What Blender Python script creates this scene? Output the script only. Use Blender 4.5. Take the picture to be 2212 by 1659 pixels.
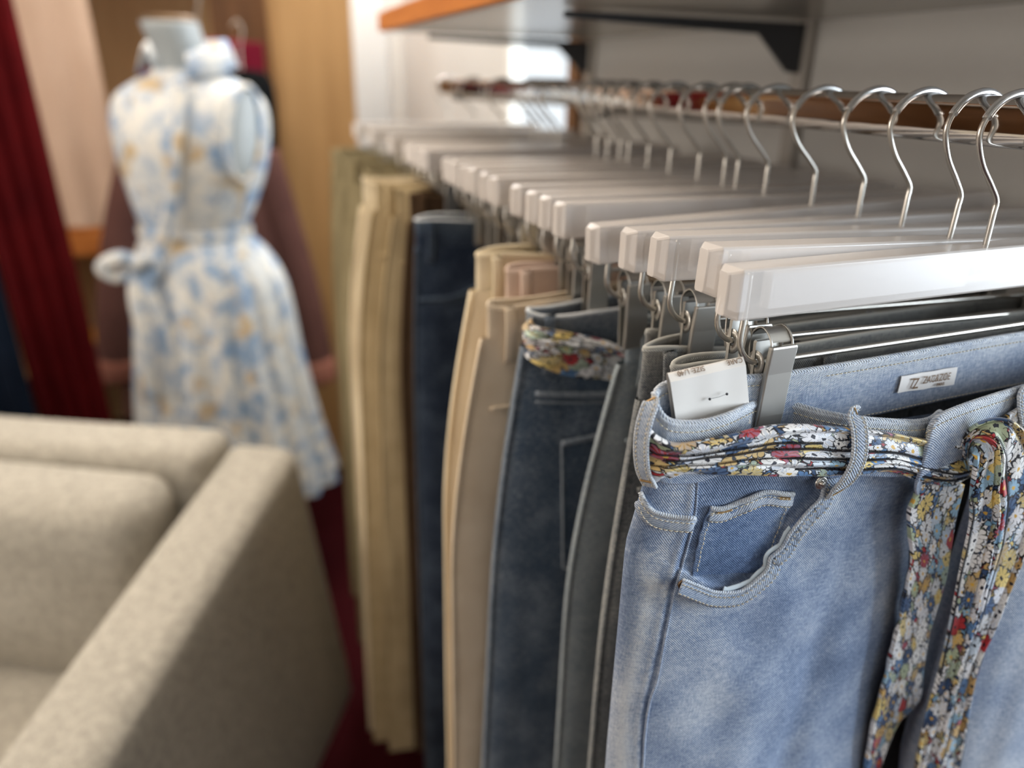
import bpy, bmesh, math, random
import numpy as np
from mathutils import Vector, Matrix
from mathutils.bvhtree import BVHTree
random.seed(7); RNG = np.random.default_rng(7)
for o in list(bpy.data.objects): bpy.data.objects.remove(o)
SC = bpy.context.scene; COL = SC.collection
PI = math.pi

# ------------------------------------------------------------------ camera, world, lights, exposure
F, CX, CY = 1620.0, 1106.0, 829.5
H0 = 1.40                                   # camera height above the floor
def _n(v): return v / np.linalg.norm(v)
_dn = _n(np.array([-90., 3970., F]))
_d1 = np.array([480 - CX, 155 - CY, F]); _d1 = _n(_d1); _d1 = _n(_d1 - _dn * _d1.dot(_dn))
RW = np.array([np.cross(_d1, -_dn), _d1, -_dn])          # rows: world axes seen in camera space (x right, y down, z ahead)
CAMP = np.array([0., 0., H0])
cam = bpy.data.cameras.new('camera'); camo = bpy.data.objects.new('camera', cam); COL.objects.link(camo)
cr, cd, cf = RW[:, 0], RW[:, 1], RW[:, 2]
camo.matrix_world = Matrix(((cr[0], -cd[0], -cf[0], 0), (cr[1], -cd[1], -cf[1], 0), (cr[2], -cd[2], -cf[2], H0), (0, 0, 0, 1)))
cam.sensor_width = 36; cam.lens = F / 2212 * 36; cam.clip_start = 0.02; cam.clip_end = 60
cam.dof.use_dof = True; cam.dof.focus_distance = 0.415; cam.dof.aperture_fstop = cam.lens / 1000 / 0.0092
SC.camera = camo
SC.view_settings.view_transform = 'Standard'; SC.view_settings.look = 'None'
SC.view_settings.gamma = 1; SC.view_settings.use_curve_mapping = False
SC.view_settings.exposure = 0.06
SC.cycles.use_denoising = True
SC.cycles.max_bounces = 8; SC.cycles.transmission_bounces = 6; SC.cycles.transparent_max_bounces = 6
SC.cycles.caustics_refractive = False; SC.cycles.caustics_reflective = False
SC.cycles.sample_clamp_indirect = 4

W = bpy.data.worlds.new('daylight'); SC.world = W; W.use_nodes = True
W.node_tree.nodes['Background'].inputs[0].default_value = (0.86, 0.94, 1.0, 1)
W.node_tree.nodes['Background'].inputs[1].default_value = 1.1

def area(name, loc, target, size, power, col):
    l = bpy.data.lights.new(name, 'AREA'); l.shape = 'RECTANGLE'; l.size, l.size_y = size; l.energy = power; l.color = col
    o = bpy.data.objects.new(name, l); COL.objects.link(o); o.location = loc
    o.rotation_euler = (Vector(target) - Vector(loc)).to_track_quat('-Z', 'Y').to_euler(); return o
area('shop_window_daylight', (2.45, -0.72, 1.38), (0.35, 0.5, 1.15), (1.0, 1.15), 76, (0.80, 0.90, 1.0))
area('ceiling_panel_light', (-0.7, 0.9, 2.66), (-0.7, 0.9, 0), (1.3, 1.3), 10, (1.0, 0.86, 0.72))
area('ceiling_panel_light', (0.05, 2.0, 2.66), (0.05, 2.0, 0), (0.9, 0.9), 9, (1.0, 0.90, 0.80))
area('ceiling_panel_light', (0.45, 3.0, 2.66), (0.45, 3.0, 0), (0.3, 0.9), 40, (0.98, 0.99, 1.0))  # lamp added to brighten the white wall and passage beside the wardrobe
area('left_window_daylight', (-3.04, 0.9, 1.45), (0.5, 1.0, 1.35), (2.6, 1.3), 46, (1.0, 0.88, 0.76))
area('side_window_daylight', (0.86, 1.77, 1.55), (-0.5, 1.77, 1.2), (0.40, 1.0), 9, (0.85, 0.93, 1.0))

# ------------------------------------------------------------------ pixel of the photograph -> point in the room
def ray(u, v): return RW @ np.array([u - CX, v - CY, F])
def on_y(u, v, y): r = ray(u, v); return CAMP + r * (y / r[1])
def on_x(u, v, x): r = ray(u, v); return CAMP + r * (x / r[0])
def on_z(u, v, z): r = ray(u, v); return CAMP + r * ((z - H0) / r[2])

# ------------------------------------------------------------------ helpers
def tag(o, label=None, cat=None, group=None, kind=None):
    if label: o['label'] = label
    if cat: o['category'] = cat
    if group: o['group'] = group
    if kind: o['kind'] = kind
    return o
def empty(name, loc=(0, 0, 0), rz=0):
    o = bpy.data.objects.new(name, None); COL.objects.link(o); o.location = loc; o.rotation_euler = (0, 0, rz)
    o.empty_display_size = 0.05; return o
def link_mesh(name, me, mat=None, parent=None, smooth=True):
    o = bpy.data.objects.new(name, me); COL.objects.link(o)
    if mat: me.materials.append(mat)
    if smooth: me.polygons.foreach_set('use_smooth', [True] * len(me.polygons))
    if parent: o.parent = parent
    return o
class MB:
    """collects verts / faces / uvs, builds ONE mesh object"""
    def __init__(s): s.v = []; s.f = []; s.uv = []; s.fade = []; s.n = 0
    def grid(s, P, closeu=False, closev=False, uv=None, fade=None, flip=False):
        P = np.asarray(P, float); n, m = P.shape[:2]; b = s.n
        s.v.append(P.reshape(-1, 3)); s.n += n * m
        if uv is None: uv = np.zeros((n, m, 2))
        s.uv.append(np.asarray(uv).reshape(-1, 2))
        s.fade.append(np.zeros(n * m) if fade is None else np.asarray(fade).reshape(-1))
        I = np.arange(n * m).reshape(n, m) + b
        if closeu: I = np.vstack([I, I[:1]])
        if closev: I = np.hstack([I, I[:, :1]])
        q = np.stack([I[:-1, :-1], I[:-1, 1:], I[1:, 1:], I[1:, :-1]], -1).reshape(-1, 4)
        if flip: q = q[:, ::-1]
        s.f += q.tolist(); return s
    def cap(s, idx, flip=False): s.f.append(list(idx)[::-1] if flip else list(idx)); return s
    def tube(s, path, r, seg=8, cap=True, rr=None, up=None):
        path = np.asarray(path, float); n = len(path)
        T = np.gradient(path, axis=0); T /= np.linalg.norm(T, axis=1)[:, None] + 1e-12
        u = np.array([0, 0, 1.]) if abs(T[0][2]) < .9 else np.array([1., 0, 0])
        if up is not None: u = np.array(up, float)
        rs = np.full(n, r) if rr is None else np.asarray(rr)
        P = np.zeros((n, seg, 3)); a = np.arange(seg) / seg * 2 * PI
        for i in range(n):
            u = u - T[i] * u.dot(T[i]); u /= np.linalg.norm(u) + 1e-12; w = np.cross(T[i], u)
            P[i] = path[i] + rs[i] * (np.cos(a)[:, None] * u + np.sin(a)[:, None] * w)
        b = s.n; s.grid(P, closev=True, flip=True)
        if cap:
            s.cap(range(b, b + seg)); s.cap(range(b + (n - 1) * seg, b + n * seg), True)
        return s
    def box(s, lo, hi, M=None, ch=0.0):
        lo = np.array(lo, float); hi = np.array(hi, float)
        c = [(x, y, z) for x in (lo[0], hi[0]) for y in (lo[1], hi[1]) for z in (lo[2], hi[2])]
        b = s.n; c = np.array(c)
        if M is not None: c = np.array([list(M @ Vector(p)) for p in c])
        s.v.append(c); s.n += 8; s.uv.append(c[:, [0, 2]]); s.fade.append(np.zeros(8))
        for q in ((0, 1, 3, 2), (4, 6, 7, 5), (0, 4, 5, 1), (2, 3, 7, 6), (0, 2, 6, 4), (1, 5, 7, 3)): s.f.append([b + k for k in q])
        return s
    def build(s, name, mat=None, parent=None, smooth=True, bevel=0, sub=0, kind=None):
        me = bpy.data.meshes.new(name)
        V = np.concatenate(s.v) if s.v else np.zeros((0, 3))
        me.from_pydata([], [], []) ; me.from_pydata(V.tolist(), [], s.f)
        uvs = np.concatenate(s.uv); fa = np.concatenate(s.fade)
        li = np.zeros(len(me.loops), dtype=np.int32); me.loops.foreach_get('vertex_index', li)
        ul = me.uv_layers.new(name='UVMap'); ul.data.foreach_set('uv', uvs[li].astype(np.float32).ravel())
        at = me.attributes.new('fade', 'FLOAT', 'POINT'); at.data.foreach_set('value', fa.astype(np.float32))
        o = link_mesh(name, me, mat, parent, smooth)
        if bevel:
            m = o.modifiers.new('bevel', 'BEVEL'); m.width = bevel; m.segments = 3; m.limit_method = 'ANGLE'; m.harden_normals = False
        if sub:
            m = o.modifiers.new('sub', 'SUBSURF'); m.levels = sub; m.render_levels = sub
        if kind: o['kind'] = kind
        return o
def spline(pts, n, closed=False):
    """Catmull-Rom through pts, resampled to n points evenly by length"""
    P = np.asarray(pts, float)
    if closed: Q = np.vstack([P[-1], P, P[0], P[1]])
    else: Q = np.vstack([2 * P[0] - P[1], P, 2 * P[-1] - P[-2]])
    out = []
    for i in range(1, len(Q) - 2):
        p0, p1, p2, p3 = Q[i - 1:i + 3]
        t = np.linspace(0, 1, 24, endpoint=False)[:, None]
        out.append(.5 * (2 * p1 + (p2 - p0) * t + (2 * p0 - 5 * p1 + 4 * p2 - p3) * t ** 2 + (3 * p1 - p0 - 3 * p2 + p3) * t ** 3))
    out = np.vstack(out + [Q[-2:-1]])
    d = np.r_[0, np.cumsum(np.linalg.norm(np.diff(out[:, :min(3, P.shape[1])], axis=0), axis=1))]
    s = np.linspace(0, d[-1], n)
    return np.stack([np.interp(s, d, out[:, k]) for k in range(P.shape[1])], 1)
def interp(x, xs, ys): return np.interp(x, xs, ys)
def smooth_noise(x, y, seed=0, scale=1.0):
    r = np.random.default_rng(seed); o = 0
    for k in range(6):
        a = r.uniform(0, 2 * PI); f = scale * r.uniform(.6, 1.8); o = o + np.sin((x * math.cos(a) + y * math.sin(a)) * f + r.uniform(0, 6.28))
    return o / 6
def rounded_box(name, size, r, mat, parent, M=None, seg=4, puff=0.0, div=0):
    bm = bmesh.new(); bmesh.ops.create_cube(bm, size=1)
    for v in bm.verts: v.co = Vector((v.co.x * size[0], v.co.y * size[1], v.co.z * size[2]))
    bmesh.ops.bevel(bm, geom=bm.edges[:] + bm.verts[:], offset=r, segments=seg, affect='EDGES', profile=.5)
    if M is not None: bmesh.ops.transform(bm, matrix=M, verts=bm.verts)
    me = bpy.data.meshes.new(name); bm.to_mesh(me); bm.free(); me.uv_layers.new(name='UVMap')
    return link_mesh(name, me, mat, parent)

# ------------------------------------------------------------------ materials
def srgb(r, g, b, k=1.0):
    f = lambda c: (c / 255 / 12.92 if c / 255 <= .04045 else ((c / 255 + .055) / 1.055) ** 2.4) * k
    return (f(r), f(g), f(b), 1)
class NT:
    def __init__(s, name):
        s.m = bpy.data.materials.new(name); s.m.use_nodes = True; s.t = s.m.node_tree; s.p = s.t.nodes['Principled BSDF']
    def n(s, t, **k):
        x = s.t.nodes.new(t)
        for a, b in k.items(): setattr(x, a, b)
        return x
    def l(s, a, b): s.t.links.new(a, b)
    def math(s, op, a, b=None, c=None):
        x = s.n('ShaderNodeMath', operation=op)
        for i, q in enumerate((a, b, c)):
            if q is None: continue
            if hasattr(q, 'is_linked'): s.l(q, x.inputs[i])
            else: x.inputs[i].default_value = q
        return x.outputs[0]
    def mix(s, fac, a, b, mode='MIX'):
        x = s.n('ShaderNodeMix', data_type='RGBA', blend_type=mode)
        for i, q in ((0, fac), (6, a), (7, b)):
            if hasattr(q, 'is_linked'): s.l(q, x.inputs[i])
            else: x.inputs[i].default_value = q
        return x.outputs[2]
    def ramp(s, fac, stops, const=False):
        x = s.n('ShaderNodeValToRGB'); cr = x.color_ramp
        if const: cr.interpolation = 'CONSTANT'
        while len(cr.elements) > 1: cr.elements.remove(cr.elements[-1])
        cr.elements[0].position = stops[0][0]; cr.elements[0].color = stops[0][1]
        for p, c in stops[1:]: e = cr.elements.new(p); e.color = c
        s.l(fac, x.inputs[0]); return x.outputs[0]
    def noise(s, vec, scale, detail=3, rough=.5):
        x = s.n('ShaderNodeTexNoise'); x.inputs['Scale'].default_value = scale; x.inputs['Detail'].default_value = detail; x.inputs['Roughness'].default_value = rough
        if vec is not None: s.l(vec, x.inputs['Vector'])
        return x.outputs['Fac']
    def bump(s, h, strength=.3, dist=.001):
        x = s.n('ShaderNodeBump'); x.inputs['Strength'].default_value = strength; x.inputs['Distance'].default_value = dist
        s.l(h, x.inputs['Height']); s.l(x.outputs[0], s.p.inputs['Normal']); return x
    def set(s, **k):
        for a, b in k.items():
            i = s.p.inputs[a.replace('_', ' ')]
            if hasattr(b, 'is_linked'): s.l(b, i)
            else: i.default_value = b
        return s
    def uv(s): return s.n('ShaderNodeUVMap', uv_map='UVMap').outputs[0]
    def obj(s): return s.n('ShaderNodeTexCoord').outputs['Object']
    def mapping(s, vec, scale, rot=(0, 0, 0)):
        x = s.n('ShaderNodeMapping'); x.inputs['Scale'].default_value = scale; x.inputs['Rotation'].default_value = rot; s.l(vec, x.inputs[0]); return x.outputs[0]
def plain(name, col, rough=.6, metal=0, **k):
    a = NT(name); a.set(Base_Color=col, Roughness=rough, Metallic=metal, **k); return a.m
def denim(name, dark, mid, light, pitch=.0010, twill=.5, bias=0.0):
    a = NT(name); uv = a.uv(); sep = a.n('ShaderNodeSeparateXYZ'); a.l(uv, sep.inputs[0])
    n1 = a.noise(a.mapping(uv, (1, 1, 1)), 26, 4, .55); n2 = a.noise(a.mapping(uv, (1, .25, 1)), 900, 2, .6); n3 = a.noise(a.mapping(uv, (.3, 1, 1)), 700, 2, .6)
    ph = a.math('ADD', sep.outputs[0], sep.outputs[1])
    ph = a.math('ADD', ph, a.math('MULTIPLY', a.noise(uv, 160, 2), .0012))
    tw = a.math('SINE', a.math('MULTIPLY', ph, 2 * PI / (pitch * 1.414)))
    at = a.n('ShaderNodeAttribute', attribute_name='fade').outputs['Fac']
    f = a.math('ADD', a.math('MULTIPLY', n1, .55), .22 + bias)
    f = a.math('ADD', f, a.math('MULTIPLY', at, .5))
    f = a.math('ADD', f, a.math('MULTIPLY', a.math('SUBTRACT', a.math('ADD', n2, n3), 1.0), .55))
    f = a.math('ADD', f, a.math('MULTIPLY', tw, .13 * twill))
    c = a.ramp(f, [(0, dark), (.45, mid), (.95, light)])
    a.set(Base_Color=c, Roughness=.85); a.p.inputs['Specular IOR Level'].default_value = .15
    a.p.inputs['Sheen Weight'].default_value = .15
    h = a.math('ADD', tw, a.math('MULTIPLY', n2, 1.4)); a.bump(h, .55 * twill, .0004); return a.m
def cloth(name, c1, c2, nscale=60, rough=.9, bump=.3, weave=1500):
    a = NT(name); o = a.obj(); f = a.noise(o, nscale, 4); g = a.noise(o, weave, 2)
    c = a.mix(a.ramp(a.math('ADD', a.math('MULTIPLY', f, .6), a.math('MULTIPLY', g, .4)), [(.35, (0, 0, 0, 1)), (.65, (1, 1, 1, 1))]), c1, c2)
    a.set(Base_Color=c, Roughness=rough); a.p.inputs['Specular IOR Level'].default_value = .1; a.bump(g, bump, .0008); return a.m
def wood(name, c1, c2, sc=(1, 1, 12), rough=.5):
    a = NT(name); v = a.mapping(a.obj(), sc); f = a.noise(v, 3, 6, .6)
    a.set(Base_Color=a.mix(a.ramp(f, [(.35, (0, 0, 0, 1)), (.65, (1, 1, 1, 1))]), c1, c2), Roughness=rough); return a.m
def floral(name, scale=95.0, dim=1.0):
    """small flowers outlined in black, drawn per Voronoi cell on the cloth's own metric UVs"""
    a = NT(name); uv = a.uv()
    nz = a.n('ShaderNodeTexNoise'); nz.inputs['Scale'].default_value = 260; nz.inputs['Detail'].default_value = 2; a.l(uv, nz.inputs['Vector'])
    wv = a.n('ShaderNodeVectorMath', operation='MULTIPLY_ADD'); a.l(nz.outputs['Color'], wv.inputs[0]); wv.inputs[1].default_value = (.004, .004, 0); a.l(uv, wv.inputs[2])
    vec = wv.outputs[0]
    K = [srgb(240, 240, 242), srgb(92, 132, 178), srgb(234, 234, 236), srgb(194, 160, 104), srgb(150, 186, 208), srgb(240, 240, 240), srgb(50, 78, 118), srgb(238, 238, 236), srgb(178, 192, 162), srgb(238, 238, 238), srgb(206, 176, 118), srgb(206, 218, 230), srgb(236, 236, 240), srgb(176, 50, 56), srgb(228, 204, 130), srgb(240, 240, 240)]
    def flowers(sc, petals, off):
        mp = a.n('ShaderNodeMapping'); mp.inputs['Location'].default_value = (off, off * .7, 0); a.l(vec, mp.inputs[0])
        v = a.n('ShaderNodeTexVoronoi', voronoi_dimensions='2D', feature='F1'); v.inputs['Scale'].default_value = sc; v.inputs['Randomness'].default_value = .85; a.l(mp.outputs[0], v.inputs['Vector'])
        d = a.n('ShaderNodeVectorMath', operation='SUBTRACT'); a.l(mp.outputs[0], d.inputs[0]); a.l(v.outputs['Position'], d.inputs[1])
        sp = a.n('ShaderNodeSeparateXYZ'); a.l(d.outputs[0], sp.inputs[0])
        cs = a.n('ShaderNodeSeparateColor'); a.l(v.outputs['Color'], cs.inputs[0])
        ang = a.math('ADD', a.math('ARCTAN2', sp.outputs[1], sp.outputs[0]), a.math('MULTIPLY', cs.outputs[1], 6.28))
        r = v.outputs['Distance']
        pet = a.math('ABSOLUTE', a.math('COSINE', a.math('MULTIPLY', ang, petals / 2)))
        edge = a.math('ADD', .34, a.math('MULTIPLY', a.math('POWER', pet, .5), .26))
        edge = a.math('MULTIPLY', edge, a.math('ADD', .75, a.math('MULTIPLY', cs.outputs[2], .4)))
        sd = a.math('SUBTRACT', r, edge)
        inside = a.math('LESS_THAN', sd, 0.0)
        line = a.math('LESS_THAN', a.math('ABSOLUTE', sd), .052)
        ray_ = a.math('MULTIPLY', a.math('LESS_THAN', pet, .16), a.math('MULTIPLY', a.math('GREATER_THAN', r, .22), inside))
        core = a.math('LESS_THAN', r, .10)
        col = a.ramp(cs.outputs[0], [(i / len(K), k) for i, k in enumerate(K)], True)
        shade = a.mix(a.math('MULTIPLY', a.math('GREATER_THAN', pet, .75), .35), col, srgb(120, 150, 185))
        col = a.mix(a.math('GREATER_THAN', cs.outputs[1], .5), col, shade)
        ccol = a.mix(a.math('GREATER_THAN', cs.outputs[2], .5), srgb(214, 170, 70), srgb(30, 34, 48))
        col = a.mix(core, col, ccol)
        ln = a.math('MAXIMUM', line, ray_)
        return inside, ln, col
    v0 = a.n('ShaderNodeTexVoronoi', voronoi_dimensions='2D', feature='F1'); v0.inputs['Scale'].default_value = scale * 2.4; a.l(vec, v0.inputs['Vector'])
    c0 = a.n('ShaderNodeSeparateColor'); a.l(v0.outputs['Color'], c0.inputs[0])
    G = [srgb(190, 156, 98), srgb(44, 70, 108), srgb(226, 230, 234), srgb(172, 186, 154), srgb(84, 124, 172), srgb(236, 236, 238), srgb(206, 218, 228), srgb(226, 200, 122), srgb(230, 232, 234), srgb(120, 164, 196), srgb(176, 44, 52), srgb(196, 164, 108), srgb(232, 234, 236), srgb(52, 80, 120)]
    base = a.ramp(c0.outputs[0], [(i / len(G), k) for i, k in enumerate(G)], True)
    ve = a.n('ShaderNodeTexVoronoi', voronoi_dimensions='2D', feature='DISTANCE_TO_EDGE'); ve.inputs['Scale'].default_value = scale * 2.4; a.l(vec, ve.inputs['Vector'])
    ink = srgb(20, 22, 32)
    col = a.mix(a.math('LESS_THAN', ve.outputs['Distance'], .06), base, ink)
    for sc, pt, off in ((scale * 1.25, 5, .37), (scale * .72, 9, 0.0)):
        i_, l_, c_ = flowers(sc, pt, off)
        col = a.mix(i_, col, c_); col = a.mix(l_, col, ink)
    a.set(Base_Color=col, Roughness=.42); a.p.inputs['Specular IOR Level'].default_value = .35; a.p.inputs['Sheen Weight'].default_value = .2
    return a.m

M = {}
M['denim_light'] = denim('light wash denim', srgb(58, 76, 106), srgb(126, 145, 176), srgb(220, 226, 232), twill=1.0)
M['denim_hem'] = denim('worn denim hem', srgb(74, 92, 122), srgb(140, 156, 180), srgb(220, 224, 226), pitch=.0013, twill=1.0, bias=.05)
M['denim_pocket'] = denim('denim pocket bag', srgb(46, 66, 102), srgb(100, 124, 162), srgb(190, 204, 222), twill=.9, bias=-.06)
M['denim_charcoal'] = denim('charcoal denim', srgb(32, 38, 48), srgb(92, 98, 106), srgb(180, 180, 174), twill=1.0)
M['denim_black'] = denim('black blue denim', srgb(24, 30, 38), srgb(92, 98, 104), srgb(178, 178, 172), twill=1.0)
M['denim_grey'] = denim('grey blue denim', srgb(50, 60, 70), srgb(124, 136, 144), srgb(190, 196, 196), twill=.8)
M['denim_mid'] = denim('mid blue denim', srgb(24, 36, 52), srgb(62, 80, 100), srgb(166, 174, 182), twill=.7)
M['denim_navy'] = denim('navy denim', srgb(8, 16, 30), srgb(22, 36, 58), srgb(96, 112, 130), twill=.5)
M['cream'] = cloth('cream cotton', srgb(242, 228, 198), srgb(230, 214, 182), 30)
M['beige'] = cloth('beige cotton', srgb(226, 210, 186), srgb(212, 194, 168), 30)
M['blush'] = cloth('blush beige cotton', srgb(226, 202, 186), srgb(212, 188, 172), 30)
M['khaki'] = cloth('khaki cotton', srgb(206, 186, 148), srgb(188, 168, 130), 30)
M['sage'] = cloth('sage cotton', srgb(160, 148, 116), srgb(144, 132, 102), 30)
M['brown'] = cloth('brown cotton', srgb(92, 72, 54), srgb(78, 60, 44), 30)
M['floral'] = floral('floral satin')
M['thread'] = plain('cream thread', srgb(226, 216, 192), .7)
M['tack'] = plain('tan thread', srgb(196, 158, 104), .7)
M['overlock'] = plain('black overlock thread', srgb(24, 24, 32), .7)
M['white_thread'] = plain('white thread', srgb(216, 220, 224), .7)
M['paper'] = plain('white card', srgb(226, 223, 218), .55)
M['ink'] = plain('brown ink', srgb(112, 82, 50), .6)
M['ink_black'] = plain('black ink', srgb(24, 24, 26), .6)
M['satin'] = plain('white satin label', srgb(232, 230, 228), .4)
M['lining'] = plain('pocket lining', srgb(196, 208, 216), .8)
M['blouse'] = cloth('plum brown cloth', srgb(104, 72, 66), srgb(88, 60, 56), 10)
M['blouse_cuff'] = cloth('dusty pink cloth', srgb(166, 112, 96), srgb(150, 98, 84), 10)
M['burgundy'] = cloth('burgundy cloth', srgb(116, 26, 46), srgb(96, 18, 36), 10)
M['red_curtain'] = cloth('dark red curtain', srgb(92, 14, 18), srgb(68, 6, 12), 8)
M['navy_cloth'] = cloth('navy cloth', srgb(20, 30, 46), srgb(12, 20, 34), 8)
M['black_cloth'] = cloth('black cloth', srgb(20, 22, 24), srgb(12, 14, 16), 8)
M['pink_curtain'] = cloth('blush curtain', srgb(214, 186, 164), srgb(200, 170, 148), 6)
a = NT('heather upholstery'); o_ = a.obj(); g = a.noise(o_, 420, 3, .7); f = a.noise(o_, 90, 3)
a.set(Base_Color=a.ramp(a.math('ADD', a.math('MULTIPLY', g, .6), a.math('MULTIPLY', f, .4)), [(.34, srgb(142, 137, 126)), (.5, srgb(168, 162, 150)), (.66, srgb(194, 188, 174))]), Roughness=.95); a.bump(g, .4, .002); M['sofa'] = a.m
a = NT('brushed metal'); nz = a.noise(a.obj(), 900, 2)
a.set(Base_Color=srgb(206, 202, 194), Metallic=1.0, Roughness=a.math('ADD', .26, a.math('MULTIPLY', nz, .12))); M['metal'] = a.m
M['clip'] = plain('satin nickel', srgb(196, 194, 188), .36, .9)
M['chrome'] = plain('polished chrome', srgb(222, 220, 218), .07, 1)
M['dark_metal'] = plain('dark metal', srgb(62, 64, 68), .45, .4)
M['rust'] = plain('tarnished metal', srgb(112, 92, 72), .5, .8)
a = NT('frosted plastic'); nz = a.noise(a.obj(), 60, 3)
a.set(Base_Color=srgb(234, 227, 221), Roughness=.26, Alpha=.64); a.p.inputs['Specular IOR Level'].default_value = .6
a.bump(nz, .08, .0006); M['frosted'] = a.m
M['frosted_core'] = plain('milky plastic core', srgb(244, 244, 246), .5)
a = NT('clear sleeve'); a.set(Base_Color=srgb(225, 228, 228), Roughness=.18); a.p.inputs['Transmission Weight'].default_value = .75; a.p.inputs['IOR'].default_value = 1.4; M['sleeve'] = a.m
M['wall'] = cloth('painted wall', srgb(214, 212, 208), srgb(206, 204, 200), 3, .8, .05, 300)
M['wall_grey'] = cloth('grey wall panel', srgb(206, 204, 200), srgb(200, 198, 194), 3, .45, .03, 300)
M['white_paint'] = plain('white gloss paint', srgb(226, 224, 218), .4)
M['laminate'] = plain('pale grey laminate', srgb(178, 172, 164), .22)
M['oak'] = wood('warm oak', srgb(176, 138, 90), srgb(158, 120, 74), (6, 6, .6))
M['oak_edge'] = wood('orange oak edging', srgb(206, 128, 58), srgb(182, 106, 44), (4, 1, 10))
M['oak_tan'] = wood('tan veneer', srgb(176, 142, 100), srgb(158, 124, 84), (6, 6, .6))
M['walnut'] = wood('brown wood', srgb(122, 84, 50), srgb(96, 64, 36), (6, 6, .6))
M['carpet'] = cloth('dark red carpet', srgb(56, 6, 12), srgb(34, 3, 7), 300, .95, .5, 1200)
M['ceiling'] = plain('ceiling paint', srgb(214, 206, 196), .8)
M['mannequin'] = plain('grey white mannequin skin', srgb(166, 174, 178), .4)
M['yellow'] = plain('yellow cloth', srgb(206, 142, 40), .7)
a = NT('blue and tan toile'); o_ = a.obj()
w1 = a.noise(o_, 22, 5, .65); w2 = a.noise(a.mapping(o_, (1, 1, 1), (.4, .9, .2)), 9, 2); w3 = a.noise(a.mapping(o_, (1, 1, 1), (1.4, .2, .8)), 11, 2)
blue = a.math('MULTIPLY', a.ramp(w1, [(.47, (0, 0, 0, 1)), (.56, (1, 1, 1, 1))]), a.ramp(w2, [(.38, (0, 0, 0, 1)), (.5, (1, 1, 1, 1))]))
tan = a.math('MULTIPLY', a.ramp(a.noise(a.mapping(o_, (1, 1, 1), (0, .3, 1.9)), 16, 3), [(.54, (0, 0, 0, 1)), (.60, (1, 1, 1, 1))]), a.ramp(w3, [(.52, (0, 0, 0, 1)), (.56, (1, 1, 1, 1))]))
c = a.mix(a.math('MULTIPLY', a.ramp(a.noise(o_, 45, 4), [(.42, (0, 0, 0, 1)), (.6, (1, 1, 1, 1))]), .4), srgb(218, 216, 210), srgb(150, 172, 194)); c = a.mix(a.math('MULTIPLY', blue, .8), c, srgb(104, 142, 184)); c = a.mix(a.math('MULTIPLY', tan, .8), c, srgb(188, 160, 112))
a.set(Base_Color=c, Roughness=.8); M['toile'] = a.m
a = NT('window glass'); a.set(Base_Color=(.9, .95, 1, 1), Roughness=.03, Alpha=.06); M['glass'] = a.m
a = NT('lit lamp panel'); a.set(Base_Color=(1, 1, 1, 1)); a.p.inputs['Emission Color'].default_value = (1, .9, .76, 1); a.p.inputs['Emission Strength'].default_value = 3; M['lamp'] = a.m

# ------------------------------------------------------------------ the room
XW, YF, HC = 0.70, 3.60, 2.70
def struct(name, boxes, mat, bevel=0):
    b = MB()
    for lo, hi in boxes: b.box(lo, hi)
    o = b.build(name, mat, smooth=False, bevel=bevel); o['kind'] = 'structure'; return o
struct('floor', [((-3.2, -2.4, -.06), (3.2, 3.8, 0))], M['carpet'])
struct('ceiling', [((-3.2, -2.4, HC), (3.2, 3.8, HC + .08))], M['ceiling'])
struct('wall_right', [((XW, .30, 0), (XW + .03, 1.53, HC)), ((XW, 1.53, 0), (XW + .03, 2.0, 1.0)), ((XW, 1.53, 2.1), (XW + .03, 2.0, HC)), ((XW, 2.0, 0), (XW + .03, YF, HC))], M['wall'])
panel = struct('trim_1', [((XW - .012, .30, .0), (XW, 1.50, HC))], M['wall_grey']); tag(panel, 'grey panel facing on the wall behind the clothes rail')
struct('wall_back', [((-3.2, YF, 0), (XW + .1, YF + .1, HC))], M['wall'])
struct('wall_left', [((-3.2, -2.3, 0), (-3.1, -.4, HC)), ((-3.2, 2.2, 0), (-3.1, YF, HC)), ((-3.2, -.4, 0), (-3.1, 2.2, .8)), ((-3.2, -.4, 2.1), (-3.1, 2.2, HC))], M['walnut'])
w2 = struct('window_2', [((-3.19, -.4, .8), (-3.09, -.35, 2.1)), ((-3.19, 2.15, .8), (-3.09, 2.2, 2.1)), ((-3.19, -.4, .8), (-3.09, 2.2, .85)), ((-3.19, -.4, 2.05), (-3.09, 2.2, 2.1)), ((-3.17, .88, .85), (-3.11, .92, 2.05))], M['white_paint'], .004)
MB().box((-3.15, -.35, .85), (-3.145, 2.15, 2.05)).build('window_pane', M['glass'], w2, smooth=False)
struct('trim_4', [((-3.1, YF - .03, 0), (-1.2, YF, HC))], M['walnut'])  # unseen brown panelling added for the chrome rail to reflect
wf = struct('window_1', [((XW - .004, 1.53, .97), (XW + .032, 1.56, 2.13)), ((XW - .004, 1.97, .97), (XW + .032, 2.0, 2.13)), ((XW - .004, 1.53, .97), (XW + .032, 2.0, 1.0)), ((XW - .004, 1.53, 2.1), (XW + .032, 2.0, 2.13))], M['white_paint'], .002)
g = MB().box((XW + .018, 1.56, 1.0), (XW + .022, 1.97, 2.1)).build('window_pane', M['glass'], wf, smooth=False)
# unseen front of the shop: open right, left part closed to block daylight
struct('wall_front', [((-3.2, -2.4, 0), (3.2, -2.3, .5)), ((-3.2, -2.4, 2.45), (3.2, -2.3, HC)), ((-3.2, -2.4, .5), (.6, -2.3, 2.45))], M['wall'])
struct('wall_side', [((3.1, -2.3, 0), (3.2, .3, HC)), ((XW, .26, 0), (3.2, .30, HC))], M['wall'])
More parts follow.
